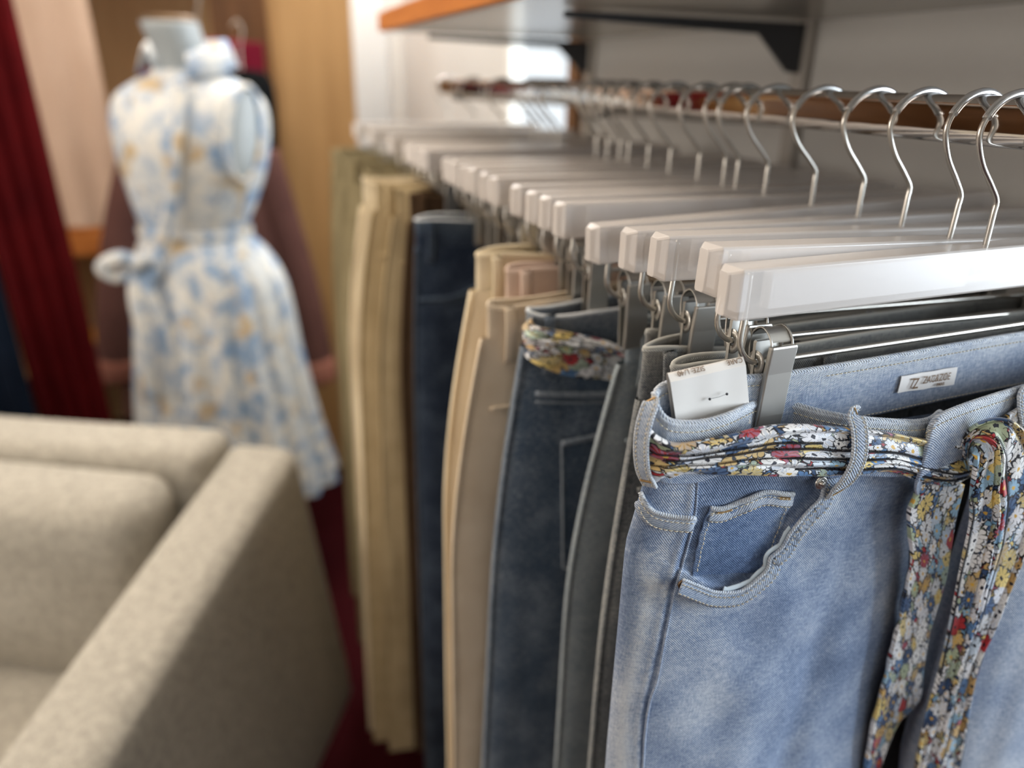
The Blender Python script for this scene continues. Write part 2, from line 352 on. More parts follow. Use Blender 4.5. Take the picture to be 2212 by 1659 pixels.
# brown wooden upright beside the window
up = MB().box((XW - .035, 1.485, 0), (XW - .0, 1.53, HC)).build('trim_2', M['walnut'], smooth=False, bevel=.003); tag(up, 'brown wooden upright between the grey panel and the window', kind='structure')
# door / frame on the far white wall
struct('trim_3', [((XW - .03, 3.30, 0), (XW, 3.42, HC))], M['white_paint'], .004)

# lamps on the ceiling; the smallest is added to brighten the passage
for i, (x, y, s) in enumerate(((-.7, .9, .66), (.05, 2.0, .46), (.45, 3.0, .16))):
    t = empty('ceiling_lamp', (x, y, HC)); tag(t, ['large square lit panel lamp on the ceiling above the sofa', 'small square lit panel lamp on the ceiling above the dressed mannequin', 'smallest panel lamp, added on the ceiling to brighten the passage beside the wardrobe'][i], 'lamp')
    MB().box((-s - .02, -s - .02, -.022), (s + .02, s + .02, -.001)).build('lamp_frame', M['white_paint'], t, smooth=False, bevel=.004)
    MB().box((-s, -s, -.028), (s, s, -.022)).build('lamp_diffuser', M['lamp'], t, smooth=False)

# ------------------------------------------------------------------ shelf and its hardware
ZS = H0 + .072
t = empty('wall_shelf', (XW, .9, ZS)); tag(t, 'long pale grey shelf with orange wood front edge above the clothes rail', 'shelf')
MB().box((.285 - XW, .25 - .9, 0), (-.0125, 1.46 - .9, .028)).build('shelf_board', M['laminate'], t, smooth=False, bevel=.001)
MB().box((.268 - XW, .25 - .9, -.001), (.284 - XW, 1.46 - .9, .029)).build('front_edging', M['oak_edge'], t, smooth=False, bevel=.002)
def bracket(y, z1, lab):
    t = empty('shelf_bracket', (XW - .013, y, ZS)); tag(t, lab, 'bracket', 'dark brackets under the shelf')
    b = MB(); P = [(-.001, -.003), (-.33, -.003), (-.33, -.010), (-.075, -.017), (-.028, -.058), (-.001, -.060)]
    n = len(P); lo = [(x, -.004, z) for x, z in P]; hi = [(x, .004, z) for x, z in P]
    b.v.append(np.array(lo + hi)); b.uv.append(np.zeros((2 * n, 2))); b.fade.append(np.zeros(2 * n)); b.n = 2 * n
    b.f = [list(range(n)), list(range(2 * n - 1, n - 1, -1))] + [[i, i + n, (i + 1) % n + n, (i + 1) % n] for i in range(n)]
    b.build('bracket_arm', M['dark_metal'], t, smooth=False, bevel=.0012)
    MB().tube(np.array([[0, 0, -.118], [-.288, 0, -.106]]) , .0045, 10).build('rail_arm', M['laminate'], t)
    MB().box((-.012, -.012, -1.1), (0, .012, .35)).build('slotted_standard', M['laminate'], t, smooth=False, bevel=.002)
    return t
bracket(.835, 0, 'dark triangular bracket holding the shelf in front of the grey panel')
bracket(1.455, 0, 'dark bracket at the far end of the shelf beside the brown upright')

# clothes rail: flat sided chrome oval tube
XR, ZR = .412, H0 - .0172
a_ = np.arange(28) / 28 * 2 * PI
def rail_profile(k=1.0): return np.stack([np.sign(np.cos(a_)) * np.abs(np.cos(a_)) ** .6 * .0078 * k, np.sign(np.sin(a_)) * np.abs(np.sin(a_)) ** .75 * .0138 * k], 1)
pr = rail_profile(); ys = np.linspace(.10, 1.56, 24)
P = np.zeros((24, 28, 3)); P[:, :, 0] = pr[:, 0]; P[:, :, 2] = pr[:, 1]; P[:, :, 1] = (ys - .8)[:, None]
t = empty('clothes_rail', (XR, .8, ZR)); tag(t, 'polished chrome rail the trouser hangers hook over', 'rail')
MB().grid(P, closev=True).build('rail_tube', M['chrome'], t)
P2 = np.concatenate([P[-1:] * [1.12, 1, 1.12] + [0, -.002, 0], P[-1:] * [1.12, 1, 1.12] + [0, .006, 0], P[-1:] * [.02, 1, .02] + [0, .007, 0]])
MB().grid(P2, closev=True).build('end_cap', M['chrome'], t)
for yb in (.835, 1.455):
    MB().tube([[.0, yb - .8, -.024], [.0, yb - .8, -.013]], .007, 10).build('rail_saddle', M['dark_metal'], t)

# ------------------------------------------------------------------ trouser hangers
def hanger(name='trouser_hanger'):
    r = empty(name)
    # frosted bar with chamfered ends
    L, T, Hh = .1890, .0085, .0265
    sec = [(-L, .40), (-L + .0008, .50), (-L + .0055, 1), (0, 1), (L - .0055, 1), (L - .0008, .50), (L, .40)]
    b = MB(); rows = []
    for x, k in sec:
        ty = T * k; zz = .0012 if k == 1 else .0022 if k > .6 else .003
        rows.append([(x, -ty, -zz), (x, -ty + .001, -zz + .0012), (x, ty - .001, -zz + .0012), (x, ty, -zz), (x, ty, -Hh + zz), (x, ty - .001, -Hh + zz - .0012), (x, -ty + .001, -Hh + zz - .0012), (x, -ty, -Hh + zz)])
    b.grid(rows, closev=True, flip=True); b.cap(range(8)); b.cap(range(48, 56), True)
    b.build('hanger_bar', M['frosted'], r, smooth=False, bevel=.0004)
    c = MB().box((-L + .028, -.0034, -Hh + .003), (-.0145, .0034, -.0045)).box((.0145, -.0034, -Hh + .003), (L - .028, .0034, -.0045))
    c.box((-L + .0075, -.0034, -Hh + .003), (-L + .0135, .0034, -.0045)).box((L - .0135, -.0034, -Hh + .003), (L - .0075, .0034, -.0045))
    c.build('bar_core', M['frosted_core'], r, smooth=False, bevel=.0005)
    hp = spline([(-.001, 0, -.016), (-.001, 0, 0), (-.0012, 0, .018), (-.0016, 0, .0255), (-.009, 0, .034), (-.0205, 0, .0455), (-.0275, 0, .0570), (-.0286, 0, .0655), (-.0240, 0, .0738), (-.0165, 0, .0798), (-.006, 0, .0830), (.004, 0, .0826), (.0130, 0, .0785), (.0175, 0, .071)], 90)
    MB().tube(hp, .00165, 12, up=(0, 1, 0)).build('hook', M['metal'], r)
    hs = hp[(np.arange(90) > 56)]; MB().tube(hs, .0024, 12, up=(0, 1, 0)).build('hook_sleeve', M['sleeve'], r)
    zr = -.0545
    wp = np.array([(-L + .0165, 0, -.004), (-L + .0165, 0, -.026), (-L + .0160, 0, -.040), (-L + .0185, 0, -.0475), (-L + .0245, 0, -.0528), (-L + .0325, 0, zr), (-L + .040, 0, zr)])
    left = spline(wp, 26); right = left[::-1] * [-1, 1, 1]
    MB().tube(np.vstack([left, right]), .00165, 12, up=(0, 1, 0)).build('clip_rail', M['metal'], r)
    for sx, dy in ((-.152, 0), (.152, 0)):
        # front plate: folded sheet, pinching at the bottom, open at the top
        def plate(s):
            P = []; w = .0089
            for zz, yy, ww in ((-.0925, .0072, .97), (-.0917, .0082, 1), (-.083, .0092, 1), (-.058, .0102, 1), (-.0434, .0114, 1), (-.0424, .0110, .96)):
                if s > 0: yy = yy * .6 - .003
                prof = [(-w * ww, yy - .0028), (-w * ww, yy - .0006), (-w * ww + .0009, yy), (w * ww - .0009, yy), (w * ww, yy - .0006), (w * ww, yy - .0028), (w * ww - .0009, yy - .0012), (-w * ww + .0009, yy - .0012)]
                P.append([(x, s * y, zz) for x, y in prof])
            m_ = MB(); m_.grid(P, closev=True, flip=(s > 0)); m_.cap(range(8), s < 0); m_.cap(range(40, 48), s > 0); return m_
        m = plate(-1); f = m.build('clip', M['clip'], r, bevel=.0002, smooth=False); f.location = (sx, 0, 0)
        k = plate(1).build('back_plate', M['clip'], f, smooth=False)
        sp = MB()
        for ex in (-.0080, .0080):          # ears with a round eye round the rail
            ea = np.arange(20) / 20 * 2 * PI
            ring = [[(ex + dx, rr * math.cos(q) , zr + rr * math.sin(q) * 1.15) for q in ea] for dx, rr in ((-.0004, .0022), (-.0004, .0062), (.0004, .0062), (.0004, .0022))]
            sp.grid(ring, closeu=True, closev=True)
        sp.build('eye_plate', M['clip'], f)
        s2 = MB(); s2.tube(spline([(-.0066, -.0080, -.056), (-.0070, -.0082, -.041), (-.0070, 0, -.0345), (-.0070, .0078, -.041), (-.0066, .0072, -.056)], 24), .0006, 8)
        s2.tube(spline([(.0066, -.0080, -.056), (.0070, -.0082, -.041), (.0070, 0, -.0345), (.0070, .0078, -.041), (.0066, .0072, -.056)], 24), .0006, 8)
        q = np.linspace(0, 1, 10); arc = [[(x, -.0076 + .0152 * a1, -.0405 + .0055 * math.sin(PI * a1)) for x in (-.0068, .0068)] for a1 in q]
        s2.grid(arc); s2.grid(np.array(arc) + [0, 0, -.0006], flip=True)
        s2.build('spring', M['clip'], f)
    return r
def copy_tree(o, parent=None):
    c = o.copy(); COL.objects.link(c)
    if parent: c.parent = parent
    for ch in KIDS.get(o.name, []): copy_tree(ch, c)
    return c
HY = [.3205, .344, .382, .421, .469, .526, .566, .585, .626, .678, .722, .766, .786, .817, .847, .964, .991, 1.024, 1.056, 1.189, 1.342, 1.52]
HT = {1: 2.4, 2: 1.2, 4: -2.0}
HA = [3.2, 5.0, 1.3, 1.9, .9, .5, 3.5, .5, 1.5, -1, 3, 4, 1.5, -1, -1.5, 2, 1, -2, -2, 3, -2, 0]
proto = hanger(); KIDS = {}
for o in COL.objects:
    if o.parent: KIDS.setdefault(o.parent.name, []).append(o)
order = ['front light blue jeans', 'charcoal jeans right behind the front pair', 'very dark jeans third from the front', 'narrow charcoal jeans fourth from the front', 'slim grey blue jeans before the sashed pair', 'jeans with the floral sash and back pocket', 'beige trousers with a pale seam at the hip', 'blush trousers', 'cream trousers', 'dark brown trousers nearest the cream pair', 'second dark brown trousers after the cream pair', 'third dark brown trousers after the cream pair', 'dark brown trousers two before the navy jeans', 'dark brown trousers just before the navy jeans', 'navy jeans', 'khaki trousers just behind the navy jeans', 'second khaki trousers behind the navy jeans', 'third khaki trousers behind the navy jeans', 'pale khaki trousers farthest of the khakis', 'sage trousers nearest the khakis', 'sage trousers last but one', 'last sage trousers at the rail end']
HANG = []
for i, (y, a1) in enumerate(zip(HY, HA)):
    h = proto if i == 0 else copy_tree(proto)
    h.location = (XR + (.0018 if i == 0 else 0), y, H0 - .085); h.rotation_euler = (0, math.radians(HT.get(i, 0)), math.radians(a1))
    tag(h, 'frosted plastic clip hanger holding the ' + order[i], 'hanger', 'frosted clip hangers on the rail'); HANG.append(h)

# ------------------------------------------------------------------ generic trousers
def strip_pts(path, nrm, half, thick, seg=8):
    """flattened tube lying on a surface: path n*3, nrm n*3"""
    path = np.asarray(path); T = np.gradient(path, axis=0); T /= np.linalg.norm(T, axis=1)[:, None] + 1e-12
    S = np.cross(T, nrm); S /= np.linalg.norm(S, axis=1)[:, None] + 1e-12
    a1 = np.arange(seg) / seg * 2 * PI; half = np.broadcast_to(half, len(path)); 
    return path[:, None, :] + np.cos(a1)[None, :, None] * S[:, None, :] * half[:, None, None] + np.sin(a1)[None, :, None] * nrm[:, None, :] * thick
def add_strip(mb, path, nrm, half, thick, fade=0.0, seg=8):
    P = strip_pts(path, nrm, half, thick, seg); n = len(path)
    d = np.r_[0, np.cumsum(np.linalg.norm(np.diff(path, axis=0), axis=1))]
    a1 = np.arange(seg) / seg * 2 * PI; uv = np.stack(np.broadcast_arrays(d[:, None], np.cos(a1)[None] * np.mean(half)), -1)
    fd = np.broadcast_to(np.asarray(fade).reshape(-1, 1) if np.ndim(fade) else fade, (n, seg))
    b = mb.n; mb.grid(P, closev=True, uv=uv, fade=fd); mb.cap(range(b, b + seg), True); mb.cap(range(b + (n - 1) * seg, b + n * seg)); return mb
def stitches(mb, path, nrm, dash=.0022, gap=.0009, r=.00032, lift=.0002):
    path = np.asarray(path); d = np.r_[0, np.cumsum(np.linalg.norm(np.diff(path, axis=0), axis=1))]
    s = 0
    while s + dash < d[-1]:
        q = np.array([s, s + dash * .5, s + dash]); P = np.stack([np.interp(q, d, path[:, k]) for k in range(3)], 1)
        N = np.stack([np.interp(q, d, nrm[:, k]) for k in range(3)], 1); P = P + N * np.array([-.2, 1, -.2])[:, None] * lift * 2
        mb.tube(P, r, 5, rr=[r * .6, r, r * .6]); s += dash + gap
    return mb
def band(mb, path, height, thick, roll=.0011, fade=.0, tilt=None, dn=None):
    """waistband: path = top line n*3 running so that the outside is on its right-hand side"""
    path = np.asarray(path); n = len(path); T = np.gradient(path, axis=0); T[:, 2] = 0; T /= np.linalg.norm(T, axis=1)[:, None]
    N = np.stack([T[:, 1], -T[:, 0], 0 * T[:, 0]], 1)
    height = np.broadcast_to(height, n)
    tl = np.broadcast_to(0.0 if tilt is None else tilt, n)
    prof = [(-.0, .5), (.0006, .95), (.0014, 1.15), (.0026, 1.0), (.0036, .62), (.5, .6), (.97, .6), (1, .3), (1, -.3), (.97, -.6), (.5, -.6), (.0036, -.62), (.0026, -1.0), (.0014, -1.15), (.0006, -.95), (-.0, -.5)]
    P = np.zeros((n, len(prof), 3)); uv = np.zeros((n, len(prof), 2)); fd = np.zeros((n, len(prof)))
    d = np.r_[0, np.cumsum(np.linalg.norm(np.diff(path, axis=0), axis=1))]
    for j, (h, o) in enumerate(prof):
        hh = (h * height if h >= .3 else h * np.ones(n))
        P[:, j] = path + N * (o * thick + hh * tl)[:, None] + np.stack([0 * hh, 0 * hh, -hh], 1)
        uv[:, j, 0] = d; uv[:, j, 1] = -hh; fd[:, j] = fade + (.55 if h < .004 else 0)
        if h < .004: P[:, j] += N * (np.sign(o) * .00012 * np.sin(d * 2 * PI / .0011))[:, None]
    b = mb.n; mb.grid(P, closev=True, uv=uv, fade=fd); mb.cap(range(b, b + len(prof)), True); mb.cap(range(b + (n - 1) * len(prof), b + n * len(prof))); return N

def tube_leg(xl, xr, yc, b, zs, nphi, seed, fold=.0015, expo=2.4, ph0=0.0):
    """closed leg tube: xl,xr,yc,b functions of z (arrays). returns P, uv"""
    a1 = np.arange(nphi) / nphi * 2 * PI + ph0; n = len(zs)
    P = np.zeros((n, nphi, 3)); uv = np.zeros((n, nphi, 2))
    ca = np.sign(np.cos(a1)) * np.abs(np.cos(a1)) ** (2 / expo); sa = np.sign(np.sin(a1)) * np.abs(np.sin(a1)) ** (2 / expo)
    for i, z in enumerate(zs):
        xc = (xl[i] + xr[i]) / 2; w = (xr[i] - xl[i]) / 2
        x = xc + w * ca; y = yc[i] + b[i] * sa
        f = fold * (smooth_noise(x * 1.0, z * .22 + 0 * x, seed, 85) + .8 * smooth_noise(x, z * .12 + 0 * x, seed + 5, 190) * .6) * (1 - .6 * np.abs(ca) ** 4)
        y = y + f * np.sign(sa) * (1 if True else 0)
        P[i, :, 0] = x; P[i, :, 1] = y; P[i, :, 2] = z
        dd = np.r_[0, np.cumsum(np.hypot(np.diff(x), np.diff(y)))]
        uv[i, :, 0] = dd; uv[i, :, 1] = z
    return P, uv

def trousers(label, group, i, mats, hw, ztop, hem, drop_l=.0, rise=.27, flare=.012, thick=.014, facing='front', legw=None, loops=True, fold=.0022, detail=1, cut='straight', hemw=.0, sash=False, xoff=0.0):
    body, hemm = mats; a1 = math.radians(HA[i])
    a1 = math.radians({1: 1.5}.get(i, HA[i])); kind = 'jeans' if body.name.endswith('denim') else 'trousers'; r = empty(kind, (XR, HY[i], H0 + ztop), a1); tag(r, label, kind, group)
    zh = hem - ztop; ZZ = np.r_[np.linspace(-.036, -rise, 40 * detail), np.linspace(-rise, zh, 50)[1:]]
    k = ZZ / zh
    for s in (-1, 1):
        xo = hw + flare * np.sin(np.clip(-ZZ / rise, 0, 1) * PI / 2) + (hemw) * k          # outer half width
        xi = np.interp(-ZZ, [0, rise * .8, rise, -zh], [0.0, 0.002, .005, .02 + .25 * max(0, -hemw)])
        if s < 0: xl, xr = -xo, -xi
        else: xl, xr = xi, xo
        b_ = thick * np.interp(-ZZ, [0, .04, .12, .3, -zh], [.75, .85, 1.1, 1.25, 1.3])
        P, uv = tube_leg(xl + xoff, xr + xoff, 0 * ZZ, b_, ZZ, 72 if detail == 1 else 120, i * 13 + (s > 0) * 7, fold)
        fd = np.zeros(P.shape[:2]); fd += .35 * np.exp(-((P[:, :, 2] - zh) / .02) ** 2)
        seamx = xl if s < 0 else xr; fd += .3 * np.exp(-((P[:, :, 0] - xoff - seamx[:, None]) / .006) ** 2)
        m = MB(); m.grid(P, closev=True, uv=uv, fade=fd); m.build('leg', body, r)
        # outseam ridge
        px = np.stack([(seamx + xoff) + s * .0002, -thick * .35 + 0 * ZZ, ZZ], 1)[:: 2]
        ms = MB(); nn = np.tile([float(s), -.3, 0], (len(px), 1)); nn /= np.linalg.norm(nn[0]); add_strip(ms, px, nn, .0018, .0010, .22); ms.build('side_seam', hemm, r)
    # waistband ring, slightly open
    q = np.linspace(0, 1, 90); th = q * 2 * PI
    x = -hw * np.sign(np.sin(th)) * 0
    ce = np.sign(np.cos(th)) * np.abs(np.cos(th)) ** .55; se = np.sign(np.sin(th)) * np.abs(np.sin(th)) ** .9
    ring = np.stack([xoff + hw * ce, thick * .80 * se, -.005 * np.maximum(0, -se) - drop_l * np.maximum(0, -ce) + .0015 * np.sin(th * 5 + i)], 1)
    ring[-1] = ring[0]
    m = MB(); band(m, ring, .040, .0016, fade=.05); m.build('waistband', body, r)
    m = MB(); m.tube(ring[:-1], .0015, 8, cap=False, up=(0, 0, 1)); m.fade = [np.full(m.n, .9)]; m.build('waistband_edge', M['denim_hem'] if kind == 'jeans' and i in (5, 14) else body, r)
    def ringpt(xx, front=True):
        c = np.clip((xx) / hw, -1, 1); cc = np.sign(c) * abs(c) ** (1 / .55); ss = math.sqrt(max(0, 1 - cc * cc)) ** .9 * (-1 if front else 1)
        return np.array([xoff + xx, thick * .80 * ss, -.005 * max(0, -ss) - drop_l * max(0, -c)])
    if loops:
        for xx, fr in ((-hw * .93, True), (-hw * .45, True), (hw * .45, True), (-hw * .6, False), (hw * .6, False), (0, False)):
            p = ringpt(xx, fr); s = -1 if fr else 1
            pts = np.array([p + [0, s * .0022, -.0025], p + [0, s * .0034, .0012], p + [0, s * .0040, -.004], p + [0, s * .0060, -.02], p + [0, s * .0048, -.042], p + [0, s * .0030, -.048]])
            pp = spline(pts, 18); nn = np.tile([0., s, 0], (18, 1)); nn[:4] = [0, s * .8, .6]; m = MB(); add_strip(m, pp, nn, .0050, .0010, .25); m.build('belt_loop', hemm, r)
    # yoke / pocket seams on the camera side
    m = MB(); st = MB()
    def srf(xx, zz):
        w = np.interp(-zz, [0, .04, .12, .3, 2], [.75, .85, 1.1, 1.25, 1.3]) * thick
        xo = hw + flare * math.sin(min(1, max(0, -zz / rise)) * PI / 2) + hemw * zz / zh; half = xo / 2; c = min(.999, abs(abs(xx) - half) / half)
        return -w * (1 - c ** 2.4) ** (1 / 2.4)
    def onf(pts, lift=.0008):
        pts = spline(pts, 40); return np.array([(x + xoff, srf(x, z) - lift, z) for x, z in pts])
    if facing == 'back':
        paths = [[(-hw * .98, -.074), (-hw * .6, -.082), (-.02, -.098)]]
        for px in paths:
            pp = onf(px, .001); nn = np.tile([0., -1, 0], (len(pp), 1)); add_strip(m, pp, nn, .0028, .0012, .45); add_strip(m, pp - [0, 0, .007], nn, .0010, .0008, .5)
        cx0 = -.124
        outl = [(cx0 - .058, -.118), (cx0 - .052, -.24), (cx0, -.262), (cx0 + .052, -.24), (cx0 + .056, -.11), (cx0 - .058, -.118)]
        V = []; U = []
        for aa in np.linspace(0, 1, 14):
            row = []; 
            for bb in np.linspace(-1, 1, 16):
                zz = -.114 - aa * (.128 + .018 * (1 - abs(bb))); xx = cx0 + bb * (.057 - .005 * aa); row.append((xx + xoff, srf(xx, zz) - .0022, zz))
            V.append(row); U.append([(p[0], p[2]) for p in row])
        pk = MB(); pk.grid(V, uv=U, flip=True); V2 = np.array(V) + [0, .003, 0]; pk.grid(V2, uv=U)
        pk.build('back_pocket', body, r)
        for seg in (outl[0:2], outl[1:4], outl[3:5]):
            pp = onf(seg, .0030) if len(seg) > 2 else onf([seg[0], ((seg[0][0] + seg[1][0]) / 2, (seg[0][1] + seg[1][1]) / 2), seg[1]], .0030)
            nn = np.tile([0., -1, 0], (len(pp), 1)); add_strip(st, pp, nn, .0011, .0006, .7)
        pp = onf([outl[0], (cx0, -.113), outl[4]], .0032); nn = np.tile([0., -1, 0], (len(pp), 1)); add_strip(m, pp, nn, .0030, .0011, .4)
    else:
        pp = onf([(-hw * .52, -.040), (-hw * .60, -.070), (-hw * .80, -.094), (-hw * 1.0, -.098)], .001); nn = np.tile([0., -1, 0], (len(pp), 1)); add_strip(m, pp, nn, .0024, .0013, .4); add_strip(m, pp + [.004, 0, -.005], nn, .0010, .0008, .5)
    m.build('pocket_seam', hemm, r)
    if st.n: st.build('pocket_stitching', hemm, r)
    return r
D = lambda k, h='denim_hem': (M[k], M[k])
G1, G2, G3 = 'dark jeans behind the front pair', 'pale trousers in the middle of the rail', 'khaki and sage trousers at the far end of the rail'
trousers('charcoal denim jeans with a thick belt loop, right behind the light blue front pair', G1, 1, D('denim_charcoal'), .192, -.1445, -1.14, drop_l=.001, thick=.0055, flare=.010, detail=2)
trousers('very dark jeans third from the front, creased black at the waist corner', G1, 2, D('denim_black'), .188, -.148, -1.12, drop_l=.001, thick=.011, flare=.016, detail=2)
trousers('narrow charcoal jeans fourth from the front, mostly hidden behind the very dark pair', G1, 3, D('denim_charcoal'), .165, -.152, -1.12, drop_l=.001, thick=.006, flare=.010)
trousers('slim grey blue jeans fifth from the front, just before the sashed pair', G1, 4, D('denim_grey'), .150, -.160, -1.12, drop_l=.003, thick=.010, flare=.040, detail=2)
J5 = trousers('mid blue jeans turned back to front with a stitched back pocket under a floral sash', G1, 5, D('denim_mid'), .208, -.160, -1.12, drop_l=.008, thick=.017, flare=.020, hemw=.03, facing='back', detail=2)
trousers('beige trousers with a pale pocket seam, left of the sashed jeans', G2, 6, D('beige'), .232, -.160, -1.12, drop_l=.008, thick=.009, flare=.034)
trousers('blush beige trousers with a curved waist edge behind the beige pair', G2, 7, D('blush'), .205, -.143, -1.14, drop_l=.004, thick=.007, flare=.02)
trousers('cream trousers next to the dark navy jeans', G2, 8, D('cream'), .220, -.139, -1.14, drop_l=.002, thick=.014, flare=.034)
for k_, (i, nm) in enumerate(((9, 'narrow dark brown trousers just behind the cream pair'), (10, 'narrow dark brown trousers second behind the cream pair'), (11, 'narrow dark brown trousers third behind the cream pair'), (12, 'narrow dark brown trousers second in front of the navy jeans'), (13, 'narrow dark brown trousers just in front of the navy jeans'))):
    trousers(nm, 'dark brown trousers in the middle of the rail', i, D('brown'), .140, -.150, -1.10, thick=.009, flare=.012, loops=False)
trousers('dark navy jeans with a white worn waist edge', G3, 14, D('denim_navy'), .222, -.147, -1.13, drop_l=.004, thick=.018, flare=.008)
trousers('khaki trousers just left of the dark navy jeans', G3, 15, D('brown'), .205, -.138, -1.08, thick=.010, flare=.02)
trousers('tan khaki trousers second behind the navy jeans', G3, 16, D('khaki'), .215, -.136, -1.10, thick=.008, flare=.03, hemw=.02, fold=.003)
trousers('tan khaki trousers third behind the navy jeans', G3, 17, D('khaki'), .235, -.134, -1.12, thick=.007, flare=.03, hemw=.02, fold=.003)
trousers('pale khaki trousers with bright left fold, fourth behind the navy jeans', G3, 18, D('cream'), .246, -.132, -1.12, thick=.020, flare=.03, hemw=.012, fold=.0065)
trousers('sage trousers first after the khaki pairs', G3, 19, D('sage'), .225, -.134, -1.14, thick=.024, flare=.02, hemw=.01, fold=.0065)
trousers('sage trousers second after the khaki pairs', G3, 20, D('sage'), .232, -.134, -1.16, thick=.024, flare=.02, hemw=.01, fold=.0065)
trousers('sage trousers last on the rail beside the wood panel', G3, 21, D('sage'), .232, -.134, -1.16, thick=.024, flare=.012, hemw=.01, fold=.0065)

# ------------------------------------------------------------------ the light blue front jeans
FJ = empty('jeans', (.417, .305, H0 - .15)); tag(FJ, 'light blue washed jeans at the front of the rail with open pocket and gathered waist', 'jeans')
def build(mb, name, mat, parent, **k):
    o = mb.build(name, mat, parent, **k); o.location = -Vector(parent.location); return o
zc = lambda *a: H0 + np.array(a)
Z1 = np.r_[np.linspace(-.186, -.56, 380), np.linspace(-.56, -1.16, 60)[1:]]
def seg(z, xs, ys): return np.interp(-z, xs, ys)
pk_px = [(1466, 1236), (1500, 1252), (1540, 1268), (1590, 1267), (1625, 1247), (1650, 1222), (1656, 1198), (1680, 1175), (1700, 1140), (1740, 1095), (1765, 1068), (1775, 1030)]
pk_xz = np.array([on_y(u, v, .2955)[[0, 2]] - [0, H0] for u, v in pk_px]); pk_xz = spline(pk_xz, 160)
sm_xz = spline(np.array([on_y(u, v, .2975)[[0, 2]] - [0, H0] for u, v in [(1512, 1010), (1506, 1060), (1500, 1120), (1476, 1210), (1455, 1290), (1438, 1370), (1418, 1470), (1400, 1560), (1392, 1680)]]), 120)
def left_leg():
    xl = seg(Z1, [.18, .25, .40, .6, 1.2], [.190, .1865, .1875, .192, .20]); xr = seg(Z1, [.18, .3, .47, .55, 1.2], [.432, .428, .440, .432, .41])
    yc = seg(Z1, [.18, .24, .5, 1.2], [.3035, .3155, .318, .32]); b = seg(Z1, [.18, .24, .32, .5, 1.2], [.009, .019, .0215, .026, .026])
    nphi = 560; P, uv = tube_leg(xl, xr, yc, b, Z1, nphi, 3, 0.0, 2.35)
    X, Z, Y = P[:, :, 0], P[:, :, 2], P[:, :, 1]
    front = np.clip((yc[:, None] - Y) / b[:, None], 0, 1)
    # soft folds of the cloth
    fo = .0016 * smooth_noise(X, Z * .35, 11, 70) + .0012 * smooth_noise(X + Z * .5, Z * .5, 12, 130)
    fo += .0030 * np.exp(-((X - .335 - (Z + .25) * .10) / .012) ** 2) * np.clip((-Z - .24) / .1, 0, 1)      # a long shallow crease
    fo -= .0028 * np.exp(-((X - .300 - (Z + .25) * .18) / .020) ** 2) * np.clip((-Z - .26) / .1, 0, 1)
    # seam groove and ridge, puckers
    sx = np.interp(-Z[:, 0], -sm_xz[:, 1], sm_xz[:, 0])[:, None]; dx = X - sx
    fo += front * (.0011 * np.exp(-((dx - .0012) / .0010) ** 2) - .0014 * np.exp(-((dx + .0020) / .0022) ** 2))
    puck = np.sin(Z * 2 * PI / .017 + 1.3 * np.sin(Z * 90)) * np.exp(-((dx + .006) / .006) ** 2) * .0006; fo += puck * front
    # pocket opening: everything above the edge lies one cloth lower
    zp = np.interp(X, pk_xz[:, 0], pk_xz[:, 1], left=1, right=1)
    best = np.full(X.shape, 9.); bz = np.zeros(X.shape); sgn = np.ones(X.shape)
    T = np.gradient(pk_xz, axis=0); T /= np.linalg.norm(T, axis=1)[:, None]
    sel = (X > .19) & (X < .33) & (Z > -.31) & (front > .2)
    xs, zs = X[sel], Z[sel]; D2 = (xs[:, None] - pk_xz[None, :, 0]) ** 2 + (zs[:, None] - pk_xz[None, :, 1]) ** 2; k = D2.argmin(1)
    dist = np.sqrt(D2.min(1)); side = T[k, 0] * (zs - pk_xz[k, 1]) - T[k, 1] * (xs - pk_xz[k, 0])
    sd = np.zeros(X.shape) - 9; sd[sel] = dist * np.sign(side)
    inside = np.clip(sd / .0012, 0, 1) * (sd > -1) * np.clip((dx - .001) / .002, 0, 1) * np.clip((-Z - .186) / .008, 0, 1)
    fo += .0034 * inside * np.exp(-np.maximum(sd, 0) / .05) * front
    lip = np.exp(-((sd + .004) / .0045) ** 2) * (sd > -1); fo -= .0011 * lip * front
    P[:, :, 1] = np.where(Y > yc[:, None], yc[:, None] + (Y - yc[:, None]) * .42, Y + fo * (.15 + .85 * front))
    # fading of the cloth: rubbed pale along seams, deeper blue in the pocket
    fd = .34 * smooth_noise(X, Z * .5, 21, 55) + .2 * smooth_noise(X, Z, 22, 150)
    fd += .60 * np.exp(-((dx + .011) / .0045) ** 2) * (front > 0) * np.clip((-Z - .20) / .05, .3, 1)
    fd -= .45 * np.exp(-((dx - .0008) / .0016) ** 2); fd += .25 * np.exp(-((dx + .0025) / .0018) ** 2)
    fd += .30 * np.exp(-((sd + .017) / .0040) ** 2) * (sd > -1) - .32 * np.exp(-((sd + .0085) / .0030) ** 2) * (sd > -1) - .28 * inside
    fd += .22 * np.exp(-((X - .245) / .03) ** 2 - ((Z + .345) / .06) ** 2) - .30 * np.exp(-((X - .335) / .022) ** 2 - ((Z + .33) / .05) ** 2)
    fd -= .15 * np.exp(-((X - .41) / .02) ** 2); fd -= .25 * np.clip((-dx - .018) / .006, 0, 1) * (front < .75)  # darker by the centre valley and on the side past the seam
    m = MB(); m.grid(P, closev=True, uv=uv, fade=fd); build(m, 'leg', M['denim_light'], FJ)
    return P
PL = left_leg()
